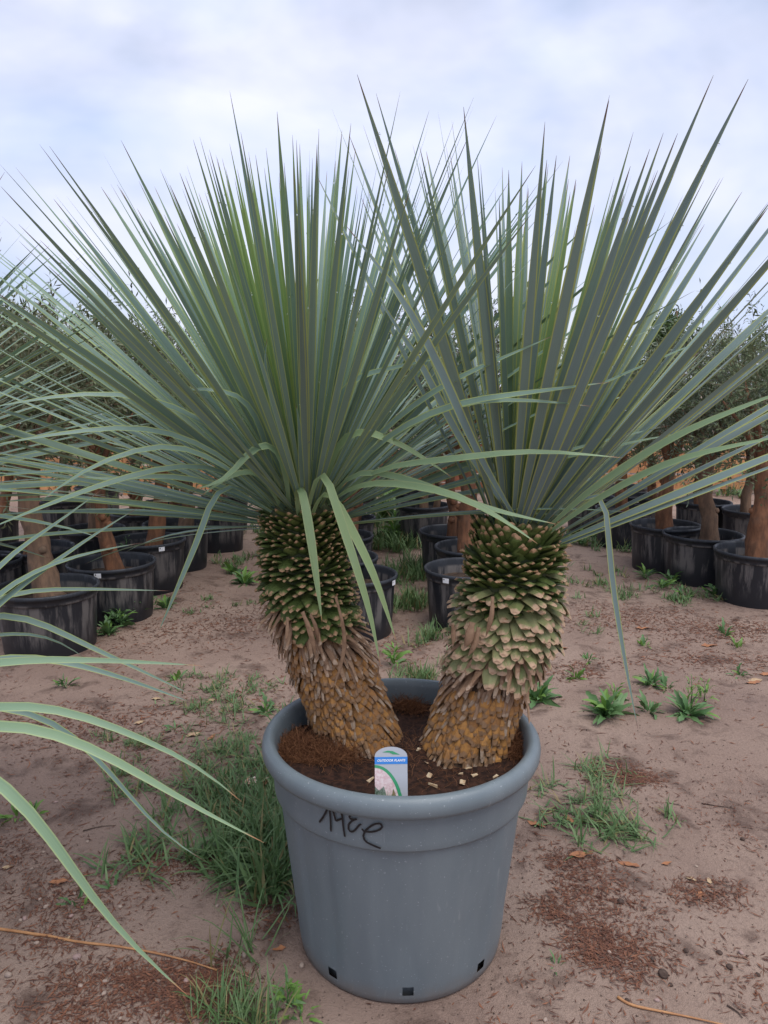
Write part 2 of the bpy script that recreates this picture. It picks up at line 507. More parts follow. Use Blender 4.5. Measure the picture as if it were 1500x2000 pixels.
def grey_pot(loc, rz, label, writing=True):
    root = empty('plant_pot', loc, rz)
    tag(root, label, 'plant pot')
    NS = 192
    zs = [0.0, 0.006, 0.022, 0.030, 0.056, 0.066, 0.11, 0.17, 0.23, 0.29, 0.35, 0.40, 0.44, 0.455, 0.4605]
    prof = [(pot_r(z) - (0.006 if z == 0 else 0), z) for z in zs]
    def fl(r, z, a):
        if z > 0.458 or z < 0.05: return r
        k = math.sin(a * 9 + 0.4)
        f = max(-1, min(1, k * 3.2))
        return r - 0.003 * (1 - f) * min(1, (z - 0.05) / 0.12)
    hole_cols = []
    for c in (270, 228, 186, 312, 354, 30, 72, 114, 150):
        j0 = int(round((c + 2.3) / 360 * NS))
        hole_cols += [j0 - 1, j0, j0 + 1]
    hc = set(j % NS for j in hole_cols)
    mb = MB()
    lathe(mb, prof, NS, fl, lambda i, j: i == 3 and j in hc)
    body = mb.build('body', M['grey_pot'], root)
    mb = MB()
    lathe(mb, [(0.262, 0.008), (0.266, 0.05), (0.33, 0.50)], NS)
    mb.build('inner_wall', M['grey_pot'], root)
    mb = MB()
    lathe(mb, [(0.334, 0.4585), (0.3425, 0.4595), (0.3438, 0.463), (0.345, 0.48), (0.348, 0.52), (0.3505, 0.562)], NS)
    mb.build('collar_band', M['grey_pot'], root)
    mb = MB()
    lip = [(0.3495, 0.5605), (0.366, 0.5545), (0.3705, 0.5565), (0.3745, 0.566), (0.3755, 0.578), (0.3735, 0.591), (0.367, 0.601), (0.358, 0.606), (0.349, 0.6045),
           (0.342, 0.598), (0.338, 0.585), (0.334, 0.55), (0.33, 0.498)]
    lathe(mb, lip, NS)
    mb.build('rim', M['grey_pot'], root)
    if writing:
        def hit(px, py):
            d = ray(px, py)
            t = 1.0
            while t < 3.5:
                p = Vector((0, 0, HC)) + d * t
                q = p - Vector(loc)
                if math.hypot(q.x, q.y) < pot_r(q.z) + 0.003 and 0.4 < q.z < 0.57: break
                t += 0.002
            q = Vector((0, 0, HC)) + d * t - Vector(loc)
            return math.atan2(q.y, q.x), q.z
        Z = lambda pts: [(500 + x / 2.586, 1300 + y / 2.586) for x, y in pts]
        strokes = [Z([(322, 790), (346, 755), (366, 712), (373, 692), (376, 740), (379, 800), (381, 836)]),
                   Z([(386, 692), (391, 725), (401, 765), (406, 781), (424, 775), (440, 770)]),
                   Z([(432, 735), (438, 770), (444, 815), (451, 862)]),
                   Z([(530, 743), (518, 727), (497, 730), (478, 750), (474, 768), (490, 776), (512, 772), (490, 780), (470, 800), (468, 824), (482, 837), (502, 828), (520, 806), (533, 798)]),
                   Z([(535, 822), (550, 835), (590, 836), (625, 826), (639, 810), (632, 798), (606, 797), (575, 812), (551, 836), (543, 862), (556, 885), (590, 904), (631, 921)])]
        wb = MB()
        for s in strokes:
            P = catmull([Vector((*hit(x, y), 0)) for x, y in s], 26)
            vs, fs = [], []
            for i, p in enumerate(P):
                d = P[min(i + 1, len(P) - 1)] - P[max(0, i - 1)]
                d.x *= 0.35
                d.normalize()
                w = 0.0025 * (0.75 if i in (0, len(P) - 1) else 1)
                for sg in (-1, 1):
                    a = p.x - sg * d.y * w / 0.35
                    z = p.y + sg * d.x * w
                    r = pot_r(z) + (0.0042 if z > 0.463 else 0.0035)
                    vs.append((r * cos(a), r * sin(a), z))
            fs = [(2 * i, 2 * i + 1, 2 * i + 3, 2 * i + 2) for i in range(len(P) - 1)]
            wb.add(vs, fs)
        w = wb.build('handwriting', M['marker'], root)
        w['label'] = 'handwritten black marker scrawl under the rim'
    return root

SOIL_Z = 0.522
grey_pot(POT, 0, 'large grey plastic pot with black handwriting below its rim, holding two yuccas')

def soil_disc(center, R, z, label):
    mb = MB()
    nr, na = 22, 72
    vs, fs = [], []
    for i in range(nr + 1):
        for j in range(na):
            a = 2 * pi * j / na
            r = R * i / nr
            x, y = r * cos(a), r * sin(a)
            h = 0.013 * noise.noise(Vector((x * 9 + 5, y * 9, 0.3 + center[0]))) + 0.006 * noise.noise(Vector((x * 33, y * 33, 2)))
            vs.append((x, y, h + 0.012 * (i / nr) ** 2))
    for i in range(nr):
        for j in range(na):
            fs.append((i * na + j, i * na + (j + 1) % na, (i + 1) * na + (j + 1) % na, (i + 1) * na + j))
    # skirt down to give the soil body depth
    k = len(vs)
    for j in range(na):
        a = 2 * pi * j / na
        vs.append((R * 0.94 * cos(a), R * 0.94 * sin(a), -0.05))
        fs.append((nr * na + j, nr * na + (j + 1) % na, k + (j + 1) % na, k + j))
    fs.append(tuple(k + j for j in range(na)))
    mb.add(vs, fs)
    o = mb.build('potting_soil', M['soil'])
    o.location = (center[0], center[1], z)
    return tag(o, label, 'soil')
soil_disc(POT, 0.3345, SOIL_Z, 'dark brown potting soil inside the large grey pot with handwriting')
def soil_h(x, y):
    x -= POT.x; y -= POT.y
    return SOIL_Z + 0.013 * noise.noise(Vector((x * 9 + 5, y * 9, 0.3 + POT.x))) + 0.006 * noise.noise(Vector((x * 33, y * 33, 2))) + 0.012 * (math.hypot(x, y) / 0.3345) ** 2

# ------------------------------------------------------------------ yucca blades
UP = Vector((0, 0, 1))
def wprof(s, base=0.62):
    if s < 0.08: return base + (0.5 - base) * s / 0.08
    if s < 0.5: return 0.5 + 0.5 * math.sin((s - 0.08) / 0.42 * pi / 2)
    return max(0.02, (1 - ((s - 0.5) / 0.5) ** 1.75) * 1.0)
def blade_geo(P, side, width, fold=0.16, twist=0.0, base=0.62, face=None):
    """P: centre line, side: initial width direction; returns verts, faces, st"""
    n = len(P) - 1
    vs, st, fs = [], [], []
    sv = side.normalized()
    for i, p in enumerate(P):
        t = (P[min(i + 1, n)] - P[max(i - 1, 0)]).normalized()
        if face is not None:
            c = t.cross(face)
            if c.length > 0.15:
                c.normalize()
                sv = sv * 0.35 + (c if c.dot(sv) > 0 else -c)
        sv = (sv - t * sv.dot(t)).normalized()
        s = i / n
        q = Matrix.Rotation(twist * s, 3, t) @ sv
        nrm = q.cross(t)
        w = width * wprof(s, base) / 2
        f = fold * w * (1.0 + 1.2 * max(0, 0.35 - s))
        vs += [p - q * w + nrm * f, p - nrm * f * 0.6, p + q * w + nrm * f]
        st += [(0, s), (0.5, s), (1, s)]
    for i in range(n):
        a = 3 * i
        fs += [(a, a + 1, a + 4, a + 3), (a + 1, a + 2, a + 5, a + 4)]
    return vs, fs, st

def grow(base, d, L, bend, n=9, kink=None):
    """path that starts along d and is pulled down by its weight"""
    P = [base.copy()]
    d = d.normalized()
    for i in range(n):
        s = (i + 0.5) / n
        pull = bend * (0.25 + 1.5 * s * s) / n
        d = (d + Vector((0, 0, -1)) * pull).normalized()
        P.append(P[-1] + d * (L / n))
    return P

def make_crown(root, apex, axis, n, L, width, thmax, mat, seed, thpow=0.85, keep=300, bend0=0.05, bend1=0.55, explicit=(), shape=None, drops=350, front=50, fprob=0.97):
    rnd = random.Random(seed)
    axis = axis.normalized()
    e1 = axis.cross(Vector((0, 1, 0))).normalized()
    e2 = axis.cross(e1)
    blades = []
    for i in range(n):
        a = (i + 0.5) / n
        th = radians(2 + (thmax - 2) * a ** thpow) * rnd.uniform(0.9, 1.1)
        ph = i * 2.399963 + rnd.uniform(-0.25, 0.25)
        rad = e1 * cos(ph) + e2 * sin(ph)
        if shape and not shape(rad, th, rnd): continue
        d = axis * cos(th) + rad * sin(th)
        base = apex - axis * (0.02 + 0.085 * a) + rad * (0.012 + 0.05 * min(1, a * 1.6))
        Lk = L * rnd.uniform(0.86, 1.06) * (0.80 + 0.25 * min(1, a * 3)) * (1.0 if a < 0.75 else 1.0 - 0.28 * (a - 0.75) / 0.25)
        bend = (bend0 + (bend1 - bend0) * (th / radians(thmax)) ** 2) * rnd.uniform(0.4, 1.5)
        if th > radians(front) and rad.y < -0.25 and rnd.random() < fprob: continue
        P = grow(base, d, Lk, bend)
        side = axis.cross(rad)
        tw = rnd.gauss(0, 0.55)
        tone = max(0.0, 1.2 - a * 7) if a < 0.15 else max(0, rnd.gauss(0.06, 0.08))
        if a > 0.9 and rnd.random() < 0.3: tone = rnd.uniform(0.25, 0.5)
        side = Matrix.Rotation(rnd.gauss(0, 0.3), 3, d) @ side
        w = width * rnd.uniform(0.68, 1.12) * (0.72 if a < 0.08 else 1)
        if a < 0.14 and rad.y < 0: Lk *= 0.9
        blades.append((blade_geo(P, side, w, rnd.uniform(0.1, 0.3), tw), tone, -P[5].y, P, side, w))
    blades.sort(key=lambda b: -b[2])
    rest = MB()
    for k, (gm, tone, _, P, side, w) in enumerate(blades):
        if k < keep:
            b = MB(); b.add(*gm, tone)
            b.build('leaf', mat, root)
        else:
            rest.add(*gm, tone)
    if rest.v:
        o = rest.build('leaf_mass', mat, root)
        o['kind'] = 'stuff'
    # rain drops caught on the margins of the front blades
    if drops:
        db = MB()
        ico = bmesh.new(); bmesh.ops.create_icosphere(ico, subdivisions=1, radius=1)
        iv = [v.co.copy() for v in ico.verts]; ifc = [tuple(v.index for v in f.verts) for f in ico.faces]
        ico.free()
        fr = blades[:max(60, len(blades) // 2)]
        for k in range(drops):
            gm = rnd.choice(fr)[0]
            i = rnd.randrange(1, 9)
            c = Vector(gm[0][3 * i + rnd.choice((0, 0, 2, 2, 1))])
            c2 = Vector(gm[0][3 * i - 3])
            c = c + (Vector(gm[0][3 * i + 0]) - c2) * rnd.uniform(-0.2, 0.2)
            r = rnd.uniform(0.0013, 0.003)
            db.add([c + v * r - UP * r * 0.5 for v in iv], ifc)
        o = db.build('water_drops', M['drop'], root)
        o['kind'] = 'stuff'
    return blades

def explicit_blade(root, pix, width, mat, tone=0.3, twist=0.0, fold=0.15, n=12, side=None, base=0.5, smooth=1):
    """pix: (photo x, photo y, world Y)"""
    P = catmull([at_y(*p) for p in pix], n)
    for _ in range(smooth):
        P = [P[0]] + [P[i] * 0.5 + (P[i - 1] + P[i + 1]) * 0.25 for i in range(1, len(P) - 1)] + [P[-1]]
    if side is None:
        t = (P[1] - P[0]).normalized()
        side = t.cross(Vector((0, -1, 0.35)))
        if side.length < 0.1: side = Vector((1, 0, 0))
    b = MB(); b.add(*blade_geo(P, side, width, fold, twist, base, Vector((0.1, -0.8, 0.6))), tone)
    return b.build('leaf', mat, root)

# ------------------------------------------------------------------ yucca trunk scales
def stub_mesh(name, mat, L, W, stations, thick, tone=0.5, jag=0.0, seed=0):
    """one cut leaf base: tongue lying along +Y, outward face +Z"""
    rnd = random.Random(seed)
    mb = MB()
    vs, st, fs = [], [], []
    m = len(stations)
    for i, (t, w, lift) in enumerate(stations):
        y = t * L
        hw = w * W / 2
        j = jag if i == m - 1 else 0
        h = thick * (1 - 0.35 * t)
        vs += [(-hw, y + rnd.uniform(-j, j), lift * L - h * 0.25), (0, y + rnd.uniform(-j, j), lift * L + h * 0.55),
               (hw, y + rnd.uniform(-j, j), lift * L - h * 0.25), (0, y + rnd.uniform(-j, j), lift * L - h * 0.75)]
        st += [(0, t), (0.5, t), (1, t), (0.5, t)]
    for i in range(m - 1):
        a, b = 4 * i, 4 * i + 4
        for q in range(4):
            fs.append((a + q, a + (q + 1) % 4, b + (q + 1) % 4, b + q))
    e = 4 * (m - 1)
    fs.append((e, e + 1, e + 2, e + 3))
    mb.add(vs, fs, st, tone)
    return mb, mb.mesh(name, mat, False)
ST_G = [(0, 1.0, 0), (0.45, 1.05, 0.03), (0.8, 0.62, 0.05), (1.0, 0.26, 0.04)]
ST_G2 = [(0, 1.0, 0), (0.5, 1.05, 0.04), (0.82, 0.66, 0.03), (1.0, 0.36, -0.03)]
ST_P = [(0, 0.9, 0), (0.45, 1.05, 0.05), (0.85, 0.75, 0.02), (1.0, 0.5, -0.04)]
ST_D = [(0, 0.9, 0), (0.3, 0.8, 0.03), (0.6, 0.45, 0.02), (1.0, 0.34, -0.06)]
ST_B = [(0, 0.9, 0), (0.4, 1.0, 0.10), (0.75, 0.75, 0.09), (1.0, 0.42, 0.0)]
ST_K = [(0, 0.8, 0), (0.4, 0.75, 0.07), (0.75, 0.55, 0.07), (1.0, 0.42, 0.03)]
STUBS = {}
for nm, mat, L, W, stt, th, jg in (('green', 'stub_green', 0.052, 0.040, (ST_G, ST_G2, ST_G), 0.009, 0.004), ('pale', 'stub_pale', 0.060, 0.040, (ST_P, ST_G2, ST_P), 0.010, 0.004),
                                   ('dead', 'stub_dead', 0.075, 0.026, (ST_D, ST_K, ST_D), 0.006, 0.006), ('bark', 'stub_bark', 0.044, 0.031, (ST_B, ST_B, ST_B), 0.013, 0.003),
                                   ('grey', 'stub_grey', 0.052, 0.021, (ST_K, ST_D, ST_K), 0.008, 0.006)):
    STUBS[nm] = [stub_mesh(nm + '_stub', M[mat], L * (0.9 + 0.1 * q), W * (1.08 - 0.08 * q), stt[q], th, 0.5, jg, q) for q in range(3)]
STUB_MAT = {'green': 'stub_green', 'pale': 'stub_pale', 'dead': 'stub_dead', 'bark': 'stub_bark', 'grey': 'stub_grey'}
STUB_NAME = {'green': 'green_leaf_base', 'pale': 'green_leaf_base', 'dead': 'dead_leaf_base', 'bark': 'bark_scale', 'grey': 'bark_scale'}

def make_trunk(root, path, radii, N, zone, seed, facing=Vector((0, -1, 0.25)), single=True):
    """path: points along the axis bottom to top; zone(s, az) -> kind, outward pitch (deg up from horizontal), size"""
    rnd = random.Random(seed)
    C = catmull(path, 40)
    R = []
    for i in range(41):
        s = i / 40 * (len(radii) - 1)
        k = min(int(s), len(radii) - 2)
        R.append(radii[k] + (radii[k + 1] - radii[k]) * (s - k))
    cb = MB(); tube(cb, C[:25], R[:25], 20, wob=0.1)
    cb.build('trunk', M['core'], root)
    cb = MB(); tube(cb, C[24:] + [C[-1] + (C[-1] - C[-3]) * 1.3], R[24:] + [R[-1] * 0.55], 20)
    cb.build('upper_trunk', M['green_core'], root)
    items = []
    for k in range(N):
        s = (k + 0.5) / N
        ph = k * 2.399963
        f = s * 40
        i = min(int(f), 39)
        c = C[i].lerp(C[i + 1], f - i)
        r = R[i] + (R[i + 1] - R[i]) * (f - i)
        T = (C[i + 1] - C[max(i - 1, 0)]).normalized()
        a = T.cross(Vector((0, 1, 0))).normalized(); b = T.cross(a)
        rad = a * cos(ph) + b * sin(ph)
        kind, el, sz = zone(s, rad, rnd)
        jt = 0.4 if kind == 'bark' else 1.0
        el += rnd.gauss(0, 7) * jt
        d = rad * cos(radians(el)) + T * sin(radians(el))
        d = (d + T.cross(rad) * rnd.gauss(0, 0.13) * jt).normalized()
        nrm = (-rad * sin(radians(el)) + T * cos(radians(el)))
        # outward/upper face: for drooping scales the outer face looks out, for rising ones the outer face looks out-down
        nrm = rad if el < -35 else (nrm if el < 30 else -nrm)
        nrm = (nrm - d * nrm.dot(d)).normalized()
        x = d.cross(nrm)
        sz *= rnd.uniform(0.85, 1.15)
        base = c + rad * (r - 0.006)
        m = Matrix(((x.x * sz, d.x * sz, nrm.x * sz, base.x), (x.y * sz, d.y * sz, nrm.y * sz, base.y), (x.z * sz, d.z * sz, nrm.z * sz, base.z), (0, 0, 0, 1)))
        items.append((rad.dot(facing.normalized()), kind, rnd.randrange(3), m))
    items.sort(key=lambda q: -q[0])
    cnt, rest = {}, {}
    for sc, kind, q, m in items:
        nm = STUB_NAME[kind]
        if single and sc > -0.12 and cnt.get(nm, 0) < 300:
            cnt[nm] = cnt.get(nm, 0) + 1
            inst(nm, STUBS[kind][q][1], root, M=m)
        else:
            src = STUBS[kind][q][0]
            rest.setdefault(kind, MB()).add([m @ Vector(v) for v in src.v], src.f, list(src.st), rnd.random())
    for kind, b in rest.items():
        o = b.build({'green': 'green_leaf_bases', 'pale': 'pale_leaf_bases', 'dead': 'dead_leaf_bases', 'bark': 'bark_scales', 'grey': 'weathered_scales'}[kind], M[STUB_MAT[kind]], root, False)
        o['kind'] = 'stuff'
    return C

# ---- left yucca of the big pot
YL = 2.10
yl = empty('yucca', (0, 0, 0))
tag(yl, 'yucca with dense fan of narrow green leaves and leaning trunk in the grey pot', 'yucca')
pathL = [at_y(705, 1462, YL - 0.01), at_y(686, 1400, YL), at_y(648, 1300, YL), at_y(612, 1210, YL), at_y(597, 1110, YL), at_y(590, 1000, YL)]
def zoneL(s, rad, rnd):
    e = s + 0.10 * rad.x + rnd.uniform(-0.025, 0.025) - 0.02 * sin(rad.x * 9)
    if e < 0.10: return 'grey', -62, 1.0
    if e < 0.46: return ('bark' if rnd.random() < 0.85 else 'grey'), -60 + 8 * (e > 0.3), 0.92
    if e < 0.56: return ('dead' if rnd.random() < 0.45 else 'grey'), -58, 0.95
    if e < 0.62: return ('dead' if rnd.random() < 0.5 else 'green'), -38, 1.0
    if e < 0.70: return 'green', -18, 1.0
    if e < 0.85: return 'green', 5, 0.92
    return 'green', 30, 0.8
CL = make_trunk(yl, pathL, [0.112, 0.103, 0.098, 0.095, 0.097, 0.094, 0.088], 1500, zoneL, 4)
apexL = at_y(590, 962, YL)
make_crown(yl, apexL, Vector((-0.13, -0.20, 1)), 430, 1.04, 0.0205, 88, M['blade_left'], 21, thpow=0.8, keep=270, bend1=0.34, drops=500, front=46)
XL = [([(585, 1010, 2.0), (578, 968, 1.96), (586, 944, 1.92), (597, 990, 1.88), (613, 1090, 1.86), (629, 1215, 1.86)], 0.023, 0.5),
      ([(600, 1005, 2.0), (613, 945, 1.94), (632, 914, 1.9), (652, 975, 1.86), (690, 1090, 1.84), (722, 1195, 1.84), (743, 1300, 1.84)], 0.022, 0.55),
      ([(610, 1005, 2.0), (630, 962, 1.95), (652, 970, 1.9), (695, 1050, 1.86), (735, 1135, 1.85), (774, 1252, 1.85)], 0.022, 0.65),
      ([(565, 985, 2.0), (552, 900, 1.92), (520, 866, 1.86), (485, 885, 1.82), (438, 938, 1.80), (378, 956, 1.8)], 0.020, 0.3),
      ([(545, 985, 2.0), (515, 935, 1.92), (480, 921, 1.86), (440, 935, 1.82), (395, 967, 1.8)], 0.018, 0.3),
      ([(545, 960, 2.0), (500, 815, 1.86), (455, 768, 1.8), (390, 759, 1.78), (330, 764, 1.78)], 0.017, 0.15),
      ([(640, 985, 2.05), (690, 952, 1.95), (760, 943, 1.88), (890, 967, 1.80), (990, 1020, 1.76), (1050, 1062, 1.74)], 0.022, 0.4),
      ([(640, 980, 2.05), (690, 925, 1.95), (760, 926, 1.9), (860, 960, 1.82), (960, 995, 1.78), (1088, 1024, 1.76)], 0.021, 0.3),
      ([(630, 985, 2.05), (650, 890, 1.98), (690, 842, 1.94), (760, 857, 1.9), (820, 890, 1.88), (884, 933, 1.86)], 0.021, 0.5),
      ([(650, 980, 2.05), (740, 917, 1.9), (880, 897, 1.8), (1040, 881, 1.74), (1215, 894, 1.7)], 0.019, 0.3),
      ([(635, 970, 2.05), (655, 810, 1.95), (685, 742, 1.9), (780, 716, 1.86), (888, 692, 1.82)], 0.019, 0.2),
      ([(650, 970, 2.05), (745, 862, 1.9), (880, 792, 1.78), (1040, 766, 1.7), (1192, 746, 1.66)], 0.021, 0.25),
      ([(650, 965, 2.05), (770, 850, 1.9), (900, 788, 1.8), (1040, 782, 1.74), (1158, 794, 1.7)], 0.018, 0.25),
      ([(645, 960, 2.05), (760, 830, 1.9), (880, 745, 1.8), (980, 700, 1.74), (1082, 655, 1.7)], 0.018, 0.2),
      ([(520, 990, 2.0), (455, 945, 1.9), (418, 965, 1.86), (392, 1040, 1.84), (350, 1140, 1.83), (308, 1238, 1.83)], 0.016, 0.1),
      ([(530, 990, 2.0), (460, 925, 1.85), (340, 870, 1.72), (190, 905, 1.62), (70, 985, 1.58)], 0.016, 0.15),
      ([(525, 985, 2.0), (440, 920, 1.85), (330, 912, 1.75), (160, 960, 1.65), (-40, 1040, 1.6)], 0.016, 0.2),
      ([(530, 1000, 2.0), (450, 955, 1.9), (330, 930, 1.8), (215, 936, 1.72), (150, 930, 1.7)], 0.017, 0.15),
      ([(535, 985, 2.0), (430, 890, 1.82), (300, 838, 1.7), (150, 842, 1.6), (-30, 872, 1.55)], 0.016, 0.1),
      ([(540, 975, 2.0), (430, 845, 1.82), (290, 778, 1.7), (140, 770, 1.6), (-40, 800, 1.55)], 0.016, 0.1),
      ([(560, 975, 2.0), (540, 830, 1.86), (520, 730, 1.8), (516, 690, 1.78), (522, 660, 1.78)], 0.016, 0.0),
      ([(590, 985, 2.0), (588, 880, 1.86), (582, 810, 1.8), (578, 790, 1.79)], 0.016, 0.05)]
for pix, w, tn in XL:
    pale = tn >= 0.3
    explicit_blade(yl, pix, w, M['blade_bent'] if pale else M['blade_left'], tn if pale else tn * 0.6)

# ---- right yucca of the big pot
YR = 2.04
yr = empty('yucca', (0, 0, 0))
tag(yr, 'yucca with fewer, broader blue-grey leaves and pale blunt leaf bases, in the grey pot', 'yucca')
pathR = [at_y(905, 1500, YR - 0.02), at_y(925, 1410, YR), at_y(962, 1300, YR), at_y(990, 1215, YR), at_y(1002, 1120, YR), at_y(1008, 1035, YR)]
def zoneR(s, rad, rnd):
    e = s - 0.04 * rad.x + rnd.uniform(-0.025, 0.025)
    if e < 0.12: return 'grey', -62, 1.05
    if e < 0.38: return ('bark' if rnd.random() < 0.85 else 'grey'), -62, 1.0
    if e < 0.46: return ('dead' if rnd.random() < 0.45 else 'grey'), -70, 1.0
    if e < 0.56: return ('dead' if rnd.random() < 0.5 else 'pale'), -52, 1.05
    if e < 0.72: return 'pale', -30, 1.0
    if e < 0.82: return ('pale' if rnd.random() < 0.5 else 'green'), -2, 0.95
    if e < 0.92: return 'green', 25, 1.0
    return 'green', 52, 1.0
CR = make_trunk(yr, pathR, [0.124, 0.106, 0.100, 0.105, 0.107, 0.103, 0.088], 1250, zoneR, 9)
apexR = at_y(1015, 1005, YR)
def shapeR(rad, th, rnd):
    return not (rad.x < -0.3 and th > radians(38) and rnd.random() < 0.85)
make_crown(yr, apexR, Vector((0.16, -0.14, 1)), 200, 1.05, 0.030, 58, M['blade_right'], 37, thpow=0.72, keep=260, bend0=0.0, bend1=0.10, drops=260, shape=shapeR, front=36, fprob=1.0)
XR = [([(1060, 1040, 1.98), (1120, 985, 1.92), (1172, 948, 1.88), (1183, 985, 1.87), (1195, 1130, 1.87), (1220, 1290, 1.87), (1246, 1425, 1.87)], 0.017, 0.05, 'blade_right'),
      ([(1060, 1050, 1.98), (1150, 985, 1.85), (1290, 910, 1.7), (1400, 878, 1.6), (1560, 845, 1.5)], 0.020, 0.3, 'blade_bent'),
      ([(1060, 1040, 1.98), (1150, 960, 1.85), (1290, 868, 1.7), (1400, 815, 1.6), (1580, 745, 1.5)], 0.021, 0.3, 'blade_bent'),
      ([(1010, 1020, 1.98), (930, 880, 1.82), (850, 700, 1.68), (770, 560, 1.6), (675, 440, 1.55)], 0.030, 0.02, 'blade_right'),
      ([(1005, 1020, 1.98), (900, 860, 1.9), (810, 690, 1.8), (740, 590, 1.74), (735, 560, 1.73)], 0.024, 0.02, 'blade_right')]
for pix, w, tn, mt in XR:
    explicit_blade(yr, pix, w, M[mt], tn)

# ------------------------------------------------------------------ neighbouring pot just left of the frame
NP = Vector((-1.62, 1.98, 0))
grey_pot(NP, 0.5, 'second grey plastic pot holding the two yuccas whose leaves reach over the path', writing=False)
soil_disc(NP, 0.3345, SOIL_Z, 'potting soil in the second grey pot, under the two neighbouring yuccas')
def zoneN(s, rad, rnd):
    if s < 0.5: return 'bark', -60, 1.2
    if s < 0.6: return 'dead', -55, 1.2
    return 'green', -10 + 80 * (s - 0.6), 1.2
yn = empty('yucca', (0, 0, 0))
tag(yn, 'tall neighbouring yucca whose leaf tips fan in above the row of black pots', 'yucca')
bN = NP + Vector((-0.06, 0.10, SOIL_Z - 0.02))
make_trunk(yn, [bN, bN + Vector((0.02, 0, 0.25)), bN + Vector((0.04, -0.02, 0.5)), bN + Vector((0.07, -0.03, 0.72))], [0.11, 0.095, 0.092, 0.085], 420, zoneN, 5, single=False)
make_crown(yn, bN + Vector((0.08, -0.03, 0.79)), Vector((0.06, -0.05, 1)), 300, 0.98, 0.021, 88, M['blade_left'], 53, keep=240, bend1=0.35, drops=300)
yb = empty('yucca', (0, 0, 0))
tag(yb, 'low neighbouring yucca with long pale leaves drooping over the bare soil', 'yucca')
bB = NP + Vector((0.13, -0.12, SOIL_Z - 0.02))
make_trunk(yb, [bB, bB + Vector((0.03, -0.06, 0.12)), bB + Vector((0.06, -0.13, 0.24))], [0.09, 0.085, 0.075], 260, zoneN, 6, single=False)
apB = bB + Vector((0.07, -0.15, 0.29))
def shapeB(rad, th, rnd): return rad.x < -0.1 or (th < radians(20))
make_crown(yb, apB, Vector((-0.25, -0.05, 1)), 130, 0.62, 0.020, 95, M['blade_left'], 71, keep=120, bend1=0.7, drops=0, shape=shapeB)
bx = 750 + F * apB.x / (apB.y * CP - (apB.z - HC) * SP)
by = CY - F * (apB.y * SP + (apB.z - HC) * CP) / (apB.y * CP - (apB.z - HC) * SP)
a0 = (bx, by, apB.y)
XB = [([a0, (-180, 1335, 1.6), (-50, 1297, 1.62), (50, 1288, 1.64), (180, 1289, 1.66), (300, 1294, 1.68), (392, 1300, 1.7)], 0.020, 0.1),
      ([a0, (-180, 1330, 1.6), (0, 1280, 1.66), (100, 1285, 1.7), (200, 1310, 1.72), (320, 1352, 1.74), (385, 1376, 1.75)], 0.019, 0.0),
      ([a0, (-160, 1400, 1.52), (0, 1373, 1.52), (80, 1373, 1.53), (170, 1396, 1.54), (290, 1450, 1.55), (390, 1490, 1.56), (472, 1566, 1.57)], 0.020, 0.1),
      ([a0, (-160, 1432, 1.48), (0, 1405, 1.46), (60, 1412, 1.46), (150, 1442, 1.46), (250, 1497, 1.46), (340, 1553, 1.46), (430, 1604, 1.46), (516, 1646, 1.46)], 0.023, 0.2),
      ([a0, (-130, 1455, 1.42), (0, 1520, 1.38), (60, 1574, 1.37), (120, 1665, 1.36), (190, 1772, 1.36), (265, 1855, 1.36), (366, 1944, 1.36)], 0.024, 0.15),
      ([a0, (-130, 1375, 1.6), (75, 1385, 1.68), (150, 1442, 1.68), (222, 1512, 1.68), (288, 1600, 1.68), (340, 1655, 1.68), (400, 1682, 1.68)], 0.015, 0.0),
      ([a0, (-160, 1240, 1.7), (0, 1192, 1.76), (60, 1200, 1.78), (135, 1246, 1.8), (240, 1292, 1.8), (384, 1362, 1.8)], 0.017, 0.05),
      ([a0, (-160, 1270, 1.7), (0, 1238, 1.78), (80, 1236, 1.8), (130, 1256, 1.82), (172, 1290, 1.82)], 0.012, 0.05),
      ([a0, (-160, 1300, 1.66), (-40, 1172, 1.72), (60, 1152, 1.78), (170, 1150, 1.82), (332, 1154, 1.86)], 0.015, 0.05),
      ([a0, (-130, 1290, 1.66), (0, 1172, 1.7), (80, 1118, 1.74), (170, 1052, 1.78), (272, 990, 1.82)], 0.017, 0.0),
      ([a0, (-130, 1270, 1.66), (0, 1152, 1.7), (90, 1103, 1.74), (190, 1074, 1.78), (278, 1060, 1.8)], 0.016, 0.05),
      ([a0, (-130, 1250, 1.66), (-10, 1105, 1.7), (60, 1055, 1.74), (130, 1010, 1.76), (200, 955, 1.78)], 0.017, 0.0)]
for pix, w, tn in XB:
    explicit_blade(yb, pix, w, M['blade_left' if tn < 0.1 else 'blade_bent'], tn, n=19, smooth=4)

